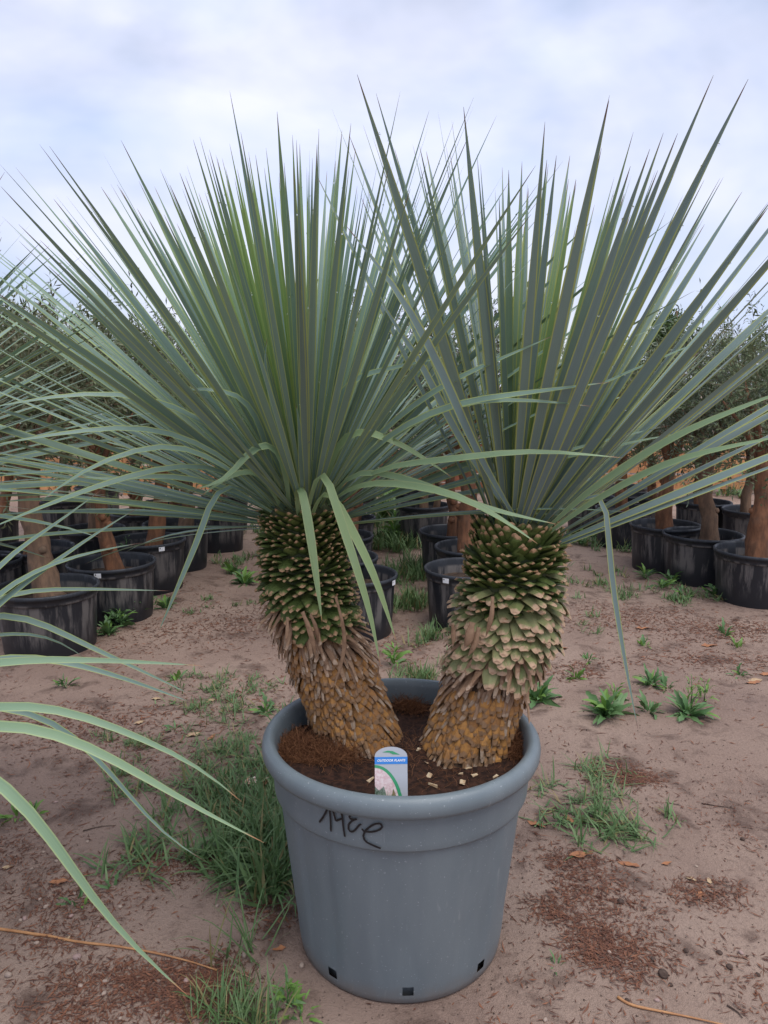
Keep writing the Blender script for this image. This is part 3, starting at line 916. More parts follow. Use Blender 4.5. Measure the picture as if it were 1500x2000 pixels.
# ------------------------------------------------------------------ background: black pots and olive trees
def black_pot_meshes():
    out = []
    b = MB(); lathe(b, [(0.255, 0.0), (0.258, 0.012), (0.27, 0.17), (0.279, 0.322)], 48)
    out.append(('body', b.mesh('black_pot_body', M['black_pot'])))
    b = MB(); lathe(b, [(0.278, 0.3215), (0.2865, 0.3225), (0.288, 0.33), (0.2895, 0.358), (0.297, 0.36), (0.3, 0.368), (0.299, 0.380), (0.292, 0.385), (0.284, 0.381), (0.28, 0.37), (0.272, 0.25)], 48)
    out.append(('rim', b.mesh('black_pot_rim', M['black_pot'])))
    b = MB()
    vs = [(0, 0, 0.285)]; fs = []
    for i in range(1, 5):
        for j in range(24):
            a = 2 * pi * j / 24; r = 0.274 * i / 4
            vs.append((r * cos(a), r * sin(a), 0.283 + 0.012 * noise.noise(Vector((r * cos(a) * 14, r * sin(a) * 14, 1)))))
    fs += [(0, 1 + j, 1 + (j + 1) % 24) for j in range(24)]
    for i in range(3):
        for j in range(24):
            fs.append((1 + i * 24 + j, 1 + (i + 1) * 24 + j, 1 + (i + 1) * 24 + (j + 1) % 24, 1 + i * 24 + (j + 1) % 24))
    b.add(vs, fs)
    out.append(('soil', b.mesh('black_pot_soil', M['dark_soil'])))
    return out
BP = black_pot_meshes()
lb = MB()
for i in range(5):
    a = -0.075 + 0.15 * i / 4
    for z in (0.338, 0.368): lb.v.append((0.3025 * cos(a - pi / 2), 0.3025 * sin(a - pi / 2), z))
lb.f = [(2 * i, 2 * i + 2, 2 * i + 3, 2 * i + 1) for i in range(4)]
lb.st = [(0.5, 0.5)] * 10; lb.tn = [0.5] * 10; lb.mi = [0] * 4
LABEL_ME = lb.mesh('pot_label', M['paper'])
lb = MB()
a = -0.055
for da in (0, 0.022):
    for z in (0.355, 0.364): lb.v.append((0.3032 * cos(a + da - pi / 2), 0.3032 * sin(a + da - pi / 2), z))
lb.f = [(0, 2, 3, 1)]; lb.st = [(0.5, 0.5)] * 4; lb.tn = [0.5] * 4; lb.mi = [0]
MARK_ME = lb.mesh('pot_label_mark', M['ink'])
BP_H = 0.385
def black_pot(px, py, w, label, group=None, sticker=None):
    p = at_z(px, py, BP_H)
    dep = p.y * CP - (BP_H - HC) * SP
    R = max(0.25, min(0.315, w / F * dep / 2))
    s = R / 0.3
    root = empty('black_plant_pot', (p.x, p.y, gh(p.x, p.y) - 0.006), random.uniform(-0.5, 0.5))
    root.scale = (s, s, 1)
    tag(root, label, 'plant pot', group)
    for nm, me in BP: inst(nm, me, root)
    if sticker is not None:
        # sticker: azimuth offset (deg) from the direction facing the camera
        root.rotation_euler.z = 0
        o = inst('price_label', LABEL_ME, root, M=Matrix.Rotation(radians(sticker) - math.atan2(p.x, p.y), 4, 'Z'))
        inst('print_mark', MARK_ME, o)
    return p, s

def kite(mb, p, d, nrm, L, w, tone, mi=0):
    sd = d.cross(nrm)
    if sd.length < 1e-3: sd = d.cross(Vector((1, 0, 0)))
    sd = sd.normalized() * w / 2
    m = p + d * L * 0.5
    up = nrm * (w * 0.18)
    mb.add([p, m - sd + up, p + d * L, m + sd + up], [(0, 1, 2), (0, 2, 3)], None, tone, mi)

def rv(r):
    while True:
        v = Vector((r.uniform(-1, 1), r.uniform(-1, 1), r.uniform(-1, 1)))
        if 0.02 < v.length < 1: return v.normalized()

def olive_crown(seed, rx, rz, ntw, leafmat, shoots):
    r = random.Random(seed)
    mb = MB()
    lobes = [(Vector((r.uniform(-0.5, 0.5) * rx, r.uniform(-0.5, 0.5) * rx, rz * r.uniform(0.35, 1.45))), r.uniform(0.45, 0.75)) for _ in range(9)]
    for k in range(ntw):
        lc, ls = r.choice(lobes)
        v = rv(r)
        rr = r.random() ** 0.45 * ls
        p = lc + Vector((v.x * rx * rr, v.y * rx * rr, v.z * rz * rr))
        if p.z < 0: p.z = abs(p.z) * 0.4
        up = 0.55 if r.random() < shoots else 0.1
        d = (v * 0.7 + Vector((p.x, p.y, 0)) * 0.5 + UP * up + rv(r) * 0.5).normalized()
        tl = r.uniform(0.12, 0.26) * (1.35 if up > 0.5 else 1)
        tone = min(0.98, max(0, r.gauss(0.38, 0.2) + 0.15 * v.z))
        nl = r.randrange(13, 20)
        e = p + d * tl
        sd = d.cross(rv(r)).normalized() * 0.0022
        mb.add([p - sd, p + sd, e], [(0, 1, 2)], None, 0.4, 1)
        for q in range(nl):
            t = (q + r.random()) / nl
            b = p.lerp(e, t)
            ld = (d * r.uniform(0.3, 0.9) + rv(r) * 0.8).normalized()
            kite(mb, b, ld, rv(r), r.uniform(0.035, 0.058), r.uniform(0.009, 0.0135), min(0.98, max(0, tone + r.gauss(0, 0.15))))
    return mb.mesh('olive_crown', [leafmat, M['bark_grey']], True)
CROWNS = [olive_crown(s, 0.5, 0.5, 330, M[m], sh) for s, m, sh in ((1, 'olive', 0.4), (2, 'olive_green', 0.5), (3, 'olive', 0.5), (4, 'olive_red', 0.5), (5, 'olive_green', 0.35))]

def olive_tree(p, base_off, top, label, r0=0.062, seed=0, group=None, bark='bark', crown=None, sx=1.0, sz=1.0, z0=0.275, bend=0.03, gz=0.0):
    """p: pot centre, base_off: where the trunk leaves the soil, top: world point where the trunk meets the crown"""
    r = random.Random(seed)
    root = empty('olive_tree', (base_off.x, base_off.y, z0 + gz))
    tag(root, label, 'tree', group)
    t = top - root.location
    mb = MB()
    mid1 = t * 0.33 + Vector((r.uniform(-bend, bend), r.uniform(-bend, bend), 0))
    mid2 = t * 0.68 + Vector((r.uniform(-bend, bend), r.uniform(-bend, bend), 0))
    P = catmull([Vector((0, 0, 0)), mid1, mid2, t], 14)
    rad = [r0 * (1.22 - 0.5 * (i / 14) ** 0.7 + (0.25 if i == 0 else 0)) for i in range(15)]
    tube(mb, P, rad, 14, wob=0.35, seed=seed)
    for k in range(5):
        a = k * 1.26 + r.random()
        e = t + Vector((cos(a) * 0.28, sin(a) * 0.28, r.uniform(0.3, 0.55)))
        tube(mb, catmull([P[-2], P[-1] + (e - t) * 0.3 + UP * 0.03, e], 5), [r0 * 0.5, r0 * 0.42, r0 * 0.33, r0 * 0.25, r0 * 0.18, r0 * 0.1], 7)
    for k in range(3):   # pruned knots
        i = r.randrange(4, 13); a = r.uniform(0, 6.28)
        d = Vector((cos(a), sin(a), 0.2)).normalized()
        tube(mb, [P[i] + d * rad[i] * 0.7, P[i] + d * (rad[i] + 0.012), P[i] + d * (rad[i] + 0.02)], [0.03, 0.022, 0.012], 7)
    mb.build('trunk', M[bark], root)
    me = CROWNS[(seed if crown is None else crown) % len(CROWNS)]
    c = inst('crown', me, root)
    c.location = t + Vector((0, 0, -0.07))
    c.rotation_euler = (0, 0, r.uniform(0, 6.28))
    c.scale = (sx, sx, sz)
    c['kind'] = 'stuff'
    return root

# px, py of rim centre, rim width, pot label, sticker, trunk base px, trunk top px (x, y), radius, tree label
G1, G2 = 'black pots standing in the rows behind', 'olive trees in the rows behind'
BL, BT = 'black plastic pot crowded into the back rows behind the front pots', 'olive tree crowded into the back rows behind the front trees'
ROWS = [
 (91, 1137, 196, 'worn black pot with a thick trunk leaning out of it, beside the low yucca leaves', None, (100, 1148), (48, 935), 0.072, 'olive tree with a thick reddish trunk leaning steeply, in the worn black pot'),
 (218, 1093, 168, 'black pot with a pale scuffed streak, broad-leaved weeds against it and a white label', -18, (226, 1095), (188, 920), 0.052, 'olive tree with slim leaning trunk in the scuffed pot with a white label'),
 (287, 1052, 149, 'black pot with small white label on its rim, next to a bare soil path', 20, (298, 1055), (312, 905), 0.058, 'olive tree with mottled trunk tilting towards the yucca, a small sprout beside it'),
 (344, 1022, 129, 'black pot without label between the labelled pot and the last one of the path row', None, (358, 1024), (370, 905), 0.055, 'olive tree with straight trunk, second from the far end of the path row'),
 (426, 994, 101, 'smaller black pot at the far end of the path row, close to the leaning yucca', None, (424, 1000), (428, 915), 0.05, 'olive tree at the far end of the path row, behind the leaning yucca leaves'),
 (67, 1066, 149, BL, None, (60, 1062), (70, 910), 0.05, BT),
 (180, 1029, 125, BL, None, (185, 1030), (190, 900), 0.055, BT),
 (271, 997, 108, BL, None, (264, 1003), (263, 900), 0.052, BT),
 (325, 979, 93, BL, None, (340, 985), (345, 900), 0.045, BT),
 (440, 965, 90, BL, None, (436, 968), (440, 890), 0.045, BT),
 (-37, 1088, 150, BL, None, (-40, 1088), (-30, 920), 0.05, BT),
 (-22, 1007, 110, BL, None, (8, 1010), (15, 900), 0.045, BT),
 (123, 973, 90, BL, None, (118, 975), (125, 890), 0.05, BT),
 (190, 949, 75, BL, None, None, None, 0, BT),
 (689, 1115, 176, 'black pot with white label standing behind the leaning trunk of the green yucca', 62, (655, 1105), (660, 900), 0.055, 'olive tree growing close behind the green yucca, its pot half hidden by the trunk'),
 (659, 1084, 160, BL, None, None, None, 0, BT),
 (660, 1042, 140, BL, None, (683, 1040), (690, 905), 0.05, BT),
 (674, 1006, 120, BL, None, (690, 1010), (696, 905), 0.048, BT),
 (672, 987, 106, BL, None, None, None, 0, BT),
 (682, 963, 92, BL, None, (690, 965), (688, 880), 0.042, BT),
 (695, 948, 85, BL, None, None, None, 0, BT),
 (914, 1105, 172, 'black pot with white label beside the pale blunt leaf bases of the yucca', -28, None, None, 0, BT),
 (926, 1066, 155, 'black pot with thick dark trunk, wedged behind the labelled pot at the yucca', None, (918, 1068), (905, 890), 0.07, 'olive tree with thick dark trunk close behind the blue-grey yucca'),
 (886, 1032, 135, 'black pot with a slim red-brown trunk at the edge of the grass strip', None, (882, 1040), (884, 900), 0.046, 'olive tree with slim red-brown trunk at the edge of the grass strip'),
 (828, 986, 97, 'black pot with two thin trunks at the head of the grass strip', None, (828, 992), (822, 895), 0.04, 'olive tree with thin trunk in the pot at the head of the grass strip'),
 (816, 962, 86, BL, None, (842, 968), (846, 880), 0.04, BT),
 (1483, 1070, 166, 'black pot nearest the weeds with a trunk that has an oval knot', None, (1478, 1078), (1488, 900), 0.068, 'olive tree with stout trunk and oval knot, in the pot nearest the weeds'),
 (1373, 1038, 151, 'black pot with dusty upper wall, second in the row beside the weeds', None, (1387, 1046), (1383, 905), 0.062, 'olive tree with bulging old trunk, second in the row beside the weeds'),
 (1300, 1021, 135, 'black pot third in the row beside the weeds, wet and dark at its foot', None, (1300, 1027), (1308, 900), 0.064, 'olive tree third in the row beside the weeds, thick trunk tilting slightly'),
 (1219, 988, 110, 'black pot fourth in the row beside the weeds, seen past the hanging yucca leaf', None, (1218, 990), (1217, 895), 0.055, 'olive tree with short straight trunk, fourth in the row beside the weeds'),
 (1155, 969, 97, BL, None, None, None, 0, BT),
 (1262, 966, 92, BL, -20, (1275, 965), (1268, 890), 0.045, BT),
 (1374, 979, 106, BL, None, (1366, 978), (1362, 890), 0.04, BT),
 (1473, 994, 118, BL, None, (1462, 990), (1465, 890), 0.045, BT),
 (1222, 945, 80, BL, 25, None, None, 0, BT)]
for i, (px, py, w, plab, stick, tb, tt, tr, tlab) in enumerate(ROWS):
    grp, tgrp = None, None
    if plab == BL:
        wh = ('behind the worn pot and the scuffed pot', 'in the column behind the leaning yucca trunk', 'at the far end of the grass strip', 'behind the row beside the weeds')[0 if px < 500 else 1 if px < 760 else 2 if px < 1000 else 3]
        plab, grp = 'plain black plastic pot ' + wh, 'black pots ' + wh
        if stick is not None: plab, grp = plab + ', with a small white label', None
        if stick == 25: plab = plab.replace('plain black', 'farthest black')
    if tlab == BT:
        wh = ('behind the worn pot and the scuffed pot', 'in the column behind the leaning yucca trunk', 'at the far end of the grass strip', 'behind the row beside the weeds')[0 if px < 500 else 1 if px < 760 else 2 if px < 1000 else 3]
        tlab, tgrp = 'potted olive tree ' + wh, 'olive trees ' + wh
    p, s = black_pot(px, py, w, plab, grp, stick)
    if tb:
        b = at_y(tb[0], py, p.y); b.z = 0
        lim = 0.17 * s
        b.x = max(p.x - lim, min(p.x + lim, b.x))
        top = at_y(tt[0], tt[1], p.y + (0.0 if i % 2 else 0.05))
        top.z = min(max(top.z, 0.88), 1.15)
        gzz = gh(p.x, p.y) - 0.006
        olive_tree(p, Vector((b.x, p.y, 0)), top, tlab, tr, i + 3, tgrp, 'bark' if i % 3 else 'bark_grey',
                   sx=random.uniform(0.95, 1.2), sz=random.uniform(0.95, 1.15), gz=gzz)
# second thin stem in the pot at the head of the grass strip
pp = at_z(828, 986, BP_H)
olive_tree(pp, Vector((pp.x + 0.10, pp.y, 0)), Vector((pp.x + 0.16, pp.y, 1.0)), 'thinner pale-stemmed olive tree sharing the pot at the head of the grass strip', 0.032, 77, None, 'bark_grey', sx=0.8, sz=0.9)
# trees beyond the fence, only their crowns and upper trunks show
r = random.Random(5)
for k in range(17):
    x = -7.2 + k * 0.95 + r.uniform(-0.25, 0.25)
    y = 11.6 + r.uniform(0, 1.2)
    sc = r.uniform(1.15, 1.5)
    olive_tree(None, Vector((x, y, 0)), Vector((x + r.uniform(-.1, .1), y, 0.95)), 'olive tree standing beyond the slat fence, rooted in the ground', 0.07, 100 + k, 'olive trees beyond the slat fence', 'bark_grey', z0=-0.03, sx=sc, sz=sc * r.uniform(0.9, 1.25))

# broadleaf trees far behind
def leafy_crown(seed, rad, h, n, ls):
    r = random.Random(seed)
    mb = MB()
    lobes = [(rv(r) * r.uniform(0.2, 0.8), r.uniform(0.22, 0.42)) for _ in range(26)]
    for k in range(n):
        lc, s = r.choice(lobes)
        v = rv(r) * (r.random() ** 0.4) * s
        q = lc * 0.8 + v
        p = Vector((q.x * rad, q.y * rad, (q.z + 1) * h / 2))
        d = (rv(r) + Vector((q.x, q.y, 0.1)) * 0.6).normalized()
        kite(mb, p, d, rv(r), ls * r.uniform(0.7, 1.3), ls * 0.5, min(0.98, max(0, r.gauss(0.45, 0.25) + 0.3 * v.z)))
    return mb.mesh('broadleaf_crown', M['broadleaf'])
for (px, top_y, Y, rad, lab, seed) in ((1318, 566, 24, 1.5, 'rounded green broadleaf tree standing beyond the olive trees, behind the blue-grey yucca', 8),
                                       (-30, 535, 22, 1.2, 'green broadleaf tree beyond the olive trees, behind the tall neighbouring yucca', 9)):
    tp = at_y(px, top_y, Y)
    root = empty('broadleaf_tree', (tp.x, Y, -0.02))
    tag(root, lab, 'tree')
    b = MB(); tube(b, [(0, 0, 0), (0.05, 0, 1.0), (0, 0.05, 2.0), (0.1, 0, tp.z - 0.6)], [0.16, 0.13, 0.10, 0.04], 9, wob=0.2)
    for k in range(6):
        a = k * 1.05
        tube(b, [(0.02, 0.02, 1.4 + 0.12 * k), (cos(a) * rad * 0.3, sin(a) * rad * 0.3, 2.0 + 0.1 * k), (cos(a) * rad * 0.6, sin(a) * rad * 0.6, 2.5 + 0.1 * k)], [0.06, 0.04, 0.012], 6)
    b.build('trunk', M['bark_grey'], root)
    c = inst('crown', leafy_crown(seed, rad, tp.z - 1.1, 7000, 0.10), root)
    c.location = (0, 0, 1.15)
    c['kind'] = 'stuff'

# ------------------------------------------------------------------ slat fence of pallet boards behind the rows
fr = empty('slat_fence', (0, 10.6, 0))
tag(fr, 'low fence of orange and red-brown wooden slats behind the potted olive trees', 'fence')
r = random.Random(8)
x = -6.0
while x < 7.4:
    red = -1.5 < x < 2.0
    m = M['wood_red'] if red else M['wood']
    L = 1.2
    pb = MB(); box(pb, (x, 0.06, 0.36), 0.08, 0.08, 0.82, None, 0.5, 0.004)
    pb.build('post', m, fr, False)
    for q in range(6):
        b = MB()
        dz = r.uniform(-0.012, 0.012)
        box(b, (x + L / 2 + r.uniform(-0.03, 0.03), 0.004 * (q % 2) + r.uniform(-0.004, 0.004), 0.12 + q * 0.115 + dz), L - 0.02, 0.024, r.uniform(0.082, 0.098), Matrix.Rotation(r.uniform(-0.012, 0.012), 3, 'Y'), 0.5, 0.003)
        b.build('slat', m, fr, False)
    x += L

# ------------------------------------------------------------------ plant tag in the pot
Yt = POT.y - 0.298
tb_ = at_y(765, 1545, Yt)
tw = 65 / F * (Yt * CP - (tb_.z - HC) * SP)
tl = at_y(765, 1468, Yt + 0.03)
root = empty('plant_label', (tb_.x, Yt, soil_h(tb_.x, Yt) - 0.02), 0)
tag(root, 'grey arched plant label reading OUTDOOR PLANTS stuck in the potting soil', 'plant label')
H0 = tl.z - root.location.z
tilt = math.atan2(0.055, H0)
root.rotation_euler = (-tilt, 0, radians(1.5))
H0 = H0 / cos(tilt)
hw = tw / 2
def flat(mb, pts, y):  # polygon in local XZ facing -Y
    mb.add([(p[0], y, p[1]) for p in pts], [tuple(range(len(pts)))])
arch = [(-hw, 0), (hw, 0), (hw, H0 - 0.022)] + [(hw * cos(a), H0 - 0.022 + 0.022 * sin(a)) for a in np.linspace(0.25, pi - 0.25, 12)] + [(-hw, H0 - 0.022)]
b = MB()
k = len(arch)
b.add([(p[0], -0.0004, p[1]) for p in arch] + [(p[0], 0.0006, p[1]) for p in arch],
      [tuple(range(k)), tuple(range(2 * k - 1, k - 1, -1))] + [(i, i + k, (i + 1) % k + k, (i + 1) % k) for i in range(k)])
card = b.build('card', M['tag_grey'], root, False)
zb = H0 - 0.040
b = MB(); flat(b, [(-hw, zb), (hw, zb), (hw, zb + 0.0165), (-hw, zb + 0.0165)], -0.0010)
band = b.build('blue_band', M['tag_blue'], root, False)
b = MB(); flat(b, [(-hw * .55, H0 - 0.0125), (-hw * .2, H0 - 0.009), (hw * .1, H0 - 0.010), (hw * .55, H0 - 0.0185), (hw * .1, H0 - 0.0175), (-hw * .1, H0 - 0.0135)], -0.0010)
b.build('green_swoosh', M['tag_green'], root, False)
arc = [(-hw + 2 * hw * 0.80 * sin(t), 0.002 + (zb - 0.010) * cos(t) ** 0.9 if cos(t) > 1e-3 else 0.002) for t in np.linspace(0, pi / 2, 12)]
b = MB(); flat(b, [(-hw, 0.002)] + [(p[0], p[1]) for p in arc][::1], -0.0010)
ph = b.build('photo', M['tag_pink'], root, False)
arc2 = [(-hw + (p[0] + hw) * 1.13, p[1] * 1.05) for p in arc]
b = MB()
vs = [(p[0], -0.0014, p[1]) for p in arc] + [(p[0], -0.0014, p[1]) for p in arc2]
b.add(vs, [(i, i + 1, i + 13, i + 12) for i in range(11)])
b.build('green_arc', M['tag_green'], root, False)
b = MB(); flat(b, [(-hw, 0.002), (-hw * 0.1, 0.002), (-hw * 0.25, zb * 0.42), (-hw * 0.45, zb * 0.62), (-hw * 0.75, zb * 0.55), (-hw, zb * 0.62)], -0.0014)
b.build('photo_shrubs', M['tag_dark'], ph, False)
b = MB(); flat(b, [(hw * 0.0, 0.002), (hw * 0.5, 0.002), (hw * 0.42, zb * 0.36), (hw * 0.12, zb * 0.58), (-hw * 0.1, zb * 0.30)], -0.0014)
b.build('photo_earth', M['tag_brown'], ph, False)
b = MB()
for q in range(11):
    a = radians(20 + q * 14)
    c = Vector((-hw * 0.22, zb * 0.34)); d = Vector((cos(a), sin(a))) * zb * 0.24; n_ = Vector((-sin(a), cos(a))) * 0.0011
    y = -0.0017 - q * 0.00003
    b.add([(c.x - n_.x, y, c.y - n_.y), (c.x + n_.x, y, c.y + n_.y), (c.x + d.x, y, c.y + d.y)], [(0, 1, 2)])
b.build('photo_plant', M['tag_leaf'], ph, False)
cu = bpy.data.curves.new('tag_text', 'FONT')
cu.body = 'OUTDOOR PLANTS'
cu.size = 0.0082; cu.shear = 0.25; cu.offset = 0.00022; cu.align_x = 'CENTER'; cu.align_y = 'CENTER'; cu.space_character = 1.02
tmp = bpy.data.objects.new('tmp_text', cu)
COL.objects.link(tmp)
bpy.context.view_layer.update()
tme = bpy.data.meshes.new_from_object(tmp.evaluated_get(bpy.context.evaluated_depsgraph_get()))
bpy.data.objects.remove(tmp)
xs = [v.co.x for v in tme.vertices]
sf = 2 * hw * 0.86 / (max(xs) - min(xs))
for v in tme.vertices: v.co = Vector((v.co.x * sf, -0.0014, v.co.y * sf * 1.0 + zb + 0.0082))
tme.materials.clear(); tme.materials.append(M['white'])
tx = inst('lettering', tme, band)

# ------------------------------------------------------------------ coir, chips, stones on the potting soil
r = random.Random(3)
def fibre(mb, p, d, L, w, curl, tone):
    P = [p]
    for i in range(4):
        d = (d + rv(r) * curl).normalized()
        P.append(P[-1] + d * L / 4)
    s = d.cross(rv(r)).normalized() * w
    vs = []
    for q in P: vs += [q - s, q + s]
    mb.add(vs, [(2 * i, 2 * i + 1, 2 * i + 3, 2 * i + 2) for i in range(4)], None, tone)
def coir_clump(px, py, rad, h, n, label):
    c = at_z(px, py, SOIL_Z + 0.01)
    mb = MB()
    for k in range(n):
        a = r.uniform(0, 6.28); q = sqrt(r.random())
        x, y = c.x + cos(a) * q * rad[0], c.y + sin(a) * q * rad[1]
        dd = math.hypot(x - POT.x, y - POT.y)
        if dd > 0.318:
            x = POT.x + (x - POT.x) * 0.318 / dd; y = POT.y + (y - POT.y) * 0.318 / dd
        z = soil_h(x, y) + r.random() * h * (1 - q * q)
        d = rv(r); d.z = abs(d.z) * 0.35
        fibre(mb, Vector((x, y, z)), d.normalized(), r.uniform(0.02, 0.05), 0.0004, 0.55, min(0.98, max(0, r.gauss(0.4, 0.25))))
    o = mb.build('coir_fibre', M['coir'])
    tag(o, label, 'coir', kind='stuff')
coir_clump(620, 1465, (0.13, 0.085), 0.03, 5200, 'reddish coir matting on the potting soil beside the leaning yucca')
coir_clump(1008, 1462, (0.045, 0.05), 0.055, 1700, 'shaggy coir tuft against the pot rim beside the blue-grey yucca')
coir_clump(800, 1384, (0.05, 0.035), 0.03, 900, 'coir tuft between the two yucca trunks at the back of the pot')
coir_clump(800, 1480, (0.27, 0.16), 0.006, 800, 'loose coir fibres scattered over the potting soil')

def pebble(name, p, sx, sy, sz, mat, label, cat, group=None, seed=0):
    bm = bmesh.new()
    bmesh.ops.create_icosphere(bm, subdivisions=2, radius=1)
    for v in bm.verts:
        v.co *= 1 + 0.16 * noise.noise(v.co * 1.6 + Vector((seed * 3.3, 0, 0)))
        v.co = Vector((v.co.x * sx, v.co.y * sy, v.co.z * sz))
    me = bpy.data.meshes.new(name)
    bm.to_mesh(me); bm.free()
    me.polygons.foreach_set('use_smooth', [True] * len(me.polygons))
    me.materials.append(mat)
    o = inst(name, me)
    o.location = (p[0], p[1], p[2] + sz * 0.45)
    o.rotation_euler = (0, 0, seed * 1.3)
    return tag(o, label, cat, group)
c = at_z(561, 1413, SOIL_Z + 0.02)
pebble('stone', (c.x, c.y, soil_h(c.x, c.y)), 0.019, 0.014, 0.014, M['pebble_pink'], 'rounded pinkish stone lying on the coir inside the pot rim', 'stone', None, 2)
CH = [(720, 1467, 3.2, 0.3), (728, 1452, 2.6, 0.1), (738, 1444, 1.4, 0.9), (758, 1446, 1.0, 0.5), (735, 1466, 1.0, 0.2), (817, 1468, 0.9, 1.0), (763, 1463, 0.9, 0.4), (724, 1520, 2.0, 0.8),
      (838, 1512, 1.4, 1.1), (846, 1534, 2.4, -0.4), (914, 1501, 1.6, 0.3), (926, 1516, 1.8, 0.6), (903, 1530, 2.2, 1.4), (968, 1518, 1.3, 0.4), (833, 1488, 0.8, 0), (900, 1512, 0.8, 0)]
for i, (px, py, s, a) in enumerate(CH):
    c = at_z(px, py, SOIL_Z + 0.006)
    d = math.hypot(c.x - POT.x, c.y - POT.y)
    if d > 0.31: c.x = POT.x + (c.x - POT.x) * 0.31 / d; c.y = POT.y + (c.y - POT.y) * 0.31 / d
    b = MB(); box(b, (0, 0, 0), 0.0115 * s ** 0.8, 0.0075 * s ** 0.5, 0.003, None, 0.5, 0.0028)
    o = b.build('shaving', M['chip'], None, False)
    o.location = (c.x, c.y, soil_h(c.x, c.y) + 0.003)
    o.rotation_euler = (r.uniform(-.25, .25), r.uniform(-.25, .25), a)
    tag(o, 'small pale yellow shaving lying on the dark potting soil', 'wood shaving', 'pale shavings on the potting soil')

# long dry strips hanging off the trunks
def strip(root, pix, w):
    P = catmull([at_y(*p) for p in pix], 9)
    b = MB(); b.add(*blade_geo(P, Vector((1, -0.3, 0)), w, 0.25, 0.5, 0.7), 0.5)
    return b.build('dry_strip', M['stub_dead'], root)
for pix, w in (([(655, 1165, 1.94), (668, 1215, 1.93), (672, 1262, 1.94), (662, 1310, 1.95), (650, 1348, 1.96)], 0.013),
               ([(590, 1195, 1.93), (602, 1225, 1.92), (612, 1262, 1.92), (616, 1286, 1.93)], 0.018),
               ([(606, 1200, 1.93), (616, 1225, 1.92), (622, 1262, 1.93)], 0.013),
               ([(561, 1205, 1.94), (560, 1235, 1.93), (556, 1258, 1.93)], 0.012),
               ([(675, 1295, 1.96), (690, 1325, 1.96), (702, 1365, 1.97)], 0.006)):
    strip(yl, pix, w)
for pix, w in (([(962, 1165, 1.87), (960, 1200, 1.86), (953, 1228, 1.87), (948, 1245, 1.88)], 0.014),
               ([(922, 1215, 1.88), (915, 1245, 1.87), (906, 1268, 1.88)], 0.026),
               ([(935, 1225, 1.88), (926, 1258, 1.87), (914, 1282, 1.88)], 0.018),
               ([(884, 1220, 1.92), (885, 1245, 1.92), (884, 1264, 1.92)], 0.014)):
    strip(yr, pix, w)

# ------------------------------------------------------------------ ground cover
def grass_patch(spots, mats, label, seed, spread=0.9):
    r = random.Random(seed)
    mb = MB()
    for (px, py, rx, ry, n, h, w) in spots:
        c = on_ground(px, py)
        tufts = [(c.x + r.gauss(0, 0.45) * rx, c.y + r.gauss(0, 0.45) * ry) for _ in range(max(4, n // 16))]
        for k in range(n):
            t = r.choice(tufts)
            x, y = t[0] + r.gauss(0, 0.025), t[1] + r.gauss(0, 0.025)
            dd = math.hypot(x - POT.x, y - POT.y)
            if dd < 0.285: continue
            z = gh(x, y) - 0.004
            a = r.uniform(0, 6.28)
            L = h * r.uniform(0.5, 1.25)
            lean = r.uniform(0.15, spread)
            d = Vector((cos(a) * lean, sin(a) * lean, 1)).normalized()
            P = grow(Vector((x, y, z)), d, L, r.uniform(0.3, 1.7), 4)
            for q in P:
                e = math.hypot(q.x - POT.x, q.y - POT.y)
                lim = pot_r(max(0, min(0.45, q.z))) + 0.006
                if e < lim:
                    q.x = POT.x + (q.x - POT.x) * lim / e; q.y = POT.y + (q.y - POT.y) * lim / e
                if q.z < gh(q.x, q.y) + 0.003: q.z = gh(q.x, q.y) + 0.003 + r.random() * 0.004
            sd = d.cross(Vector((cos(a), sin(a), 0.3)))
            if sd.length < 0.05: sd = Vector((-sin(a), cos(a), 0))
            sd = sd.normalized() * w * r.uniform(0.6, 1.2) / 2
            vs = []
            for i, q in enumerate(P):
                f = (0.8, 1, 0.85, 0.55, 0.06)[i]
                vs += [q - sd * f, q + sd * f]
            dry = 1 if r.random() < 0.12 else 0
            mb.add(vs, [(2 * i, 2 * i + 1, 2 * i + 3, 2 * i + 2) for i in range(4)], None, min(0.98, max(0, r.gauss(0.45, 0.25))), dry)
    o = mb.build('grass', mats)
    return tag(o, label, 'grass', kind='stuff')
GM = [M['grass'], M['dry_grass']]
grass_patch([(520, 1650, 0.10, 0.16, 260, 0.17, 0.009), (470, 1700, 0.14, 0.16, 210, 0.15, 0.009), (400, 1610, 0.26, 0.20, 330, 0.12, 0.008), (470, 1570, 0.22, 0.22, 360, 0.12, 0.008),
             (350, 1540, 0.25, 0.2, 240, 0.09, 0.007), (535, 1715, 0.05, 0.10, 130, 0.20, 0.010), (500, 1510, 0.2, 0.25, 230, 0.10, 0.007), (300, 1700, 0.2, 0.12, 70, 0.13, 0.008)], GM,
            'long fresh green grass growing against the big grey pot', 1, 1.9)
grass_patch([(1150, 1590, 0.26, 0.13, 130, 0.10, 0.007), (1190, 1620, 0.24, 0.1, 130, 0.11, 0.007), (1100, 1550, 0.2, 0.14, 80, 0.09, 0.006), (1150, 1500, 0.2, 0.15, 120, 0.08, 0.005), (1210, 1570, 0.1, 0.1, 70, 0.1, 0.005)], GM,
            'sparse flattened grass among fallen leaves right beside the pot', 2, 2.8)
grass_patch([(430, 1340, 0.3, 0.3, 300, 0.07, 0.006), (480, 1390, 0.3, 0.3, 260, 0.07, 0.006), (380, 1450, 0.35, 0.2, 220, 0.06, 0.005), (300, 1440, 0.3, 0.2, 110, 0.06, 0.005), (440, 1470, 0.25, 0.2, 240, 0.07, 0.005)],
            [M['grass'], M['dry_grass']], 'thin trampled grass on the bare soil behind the big pot', 3, 1.8)
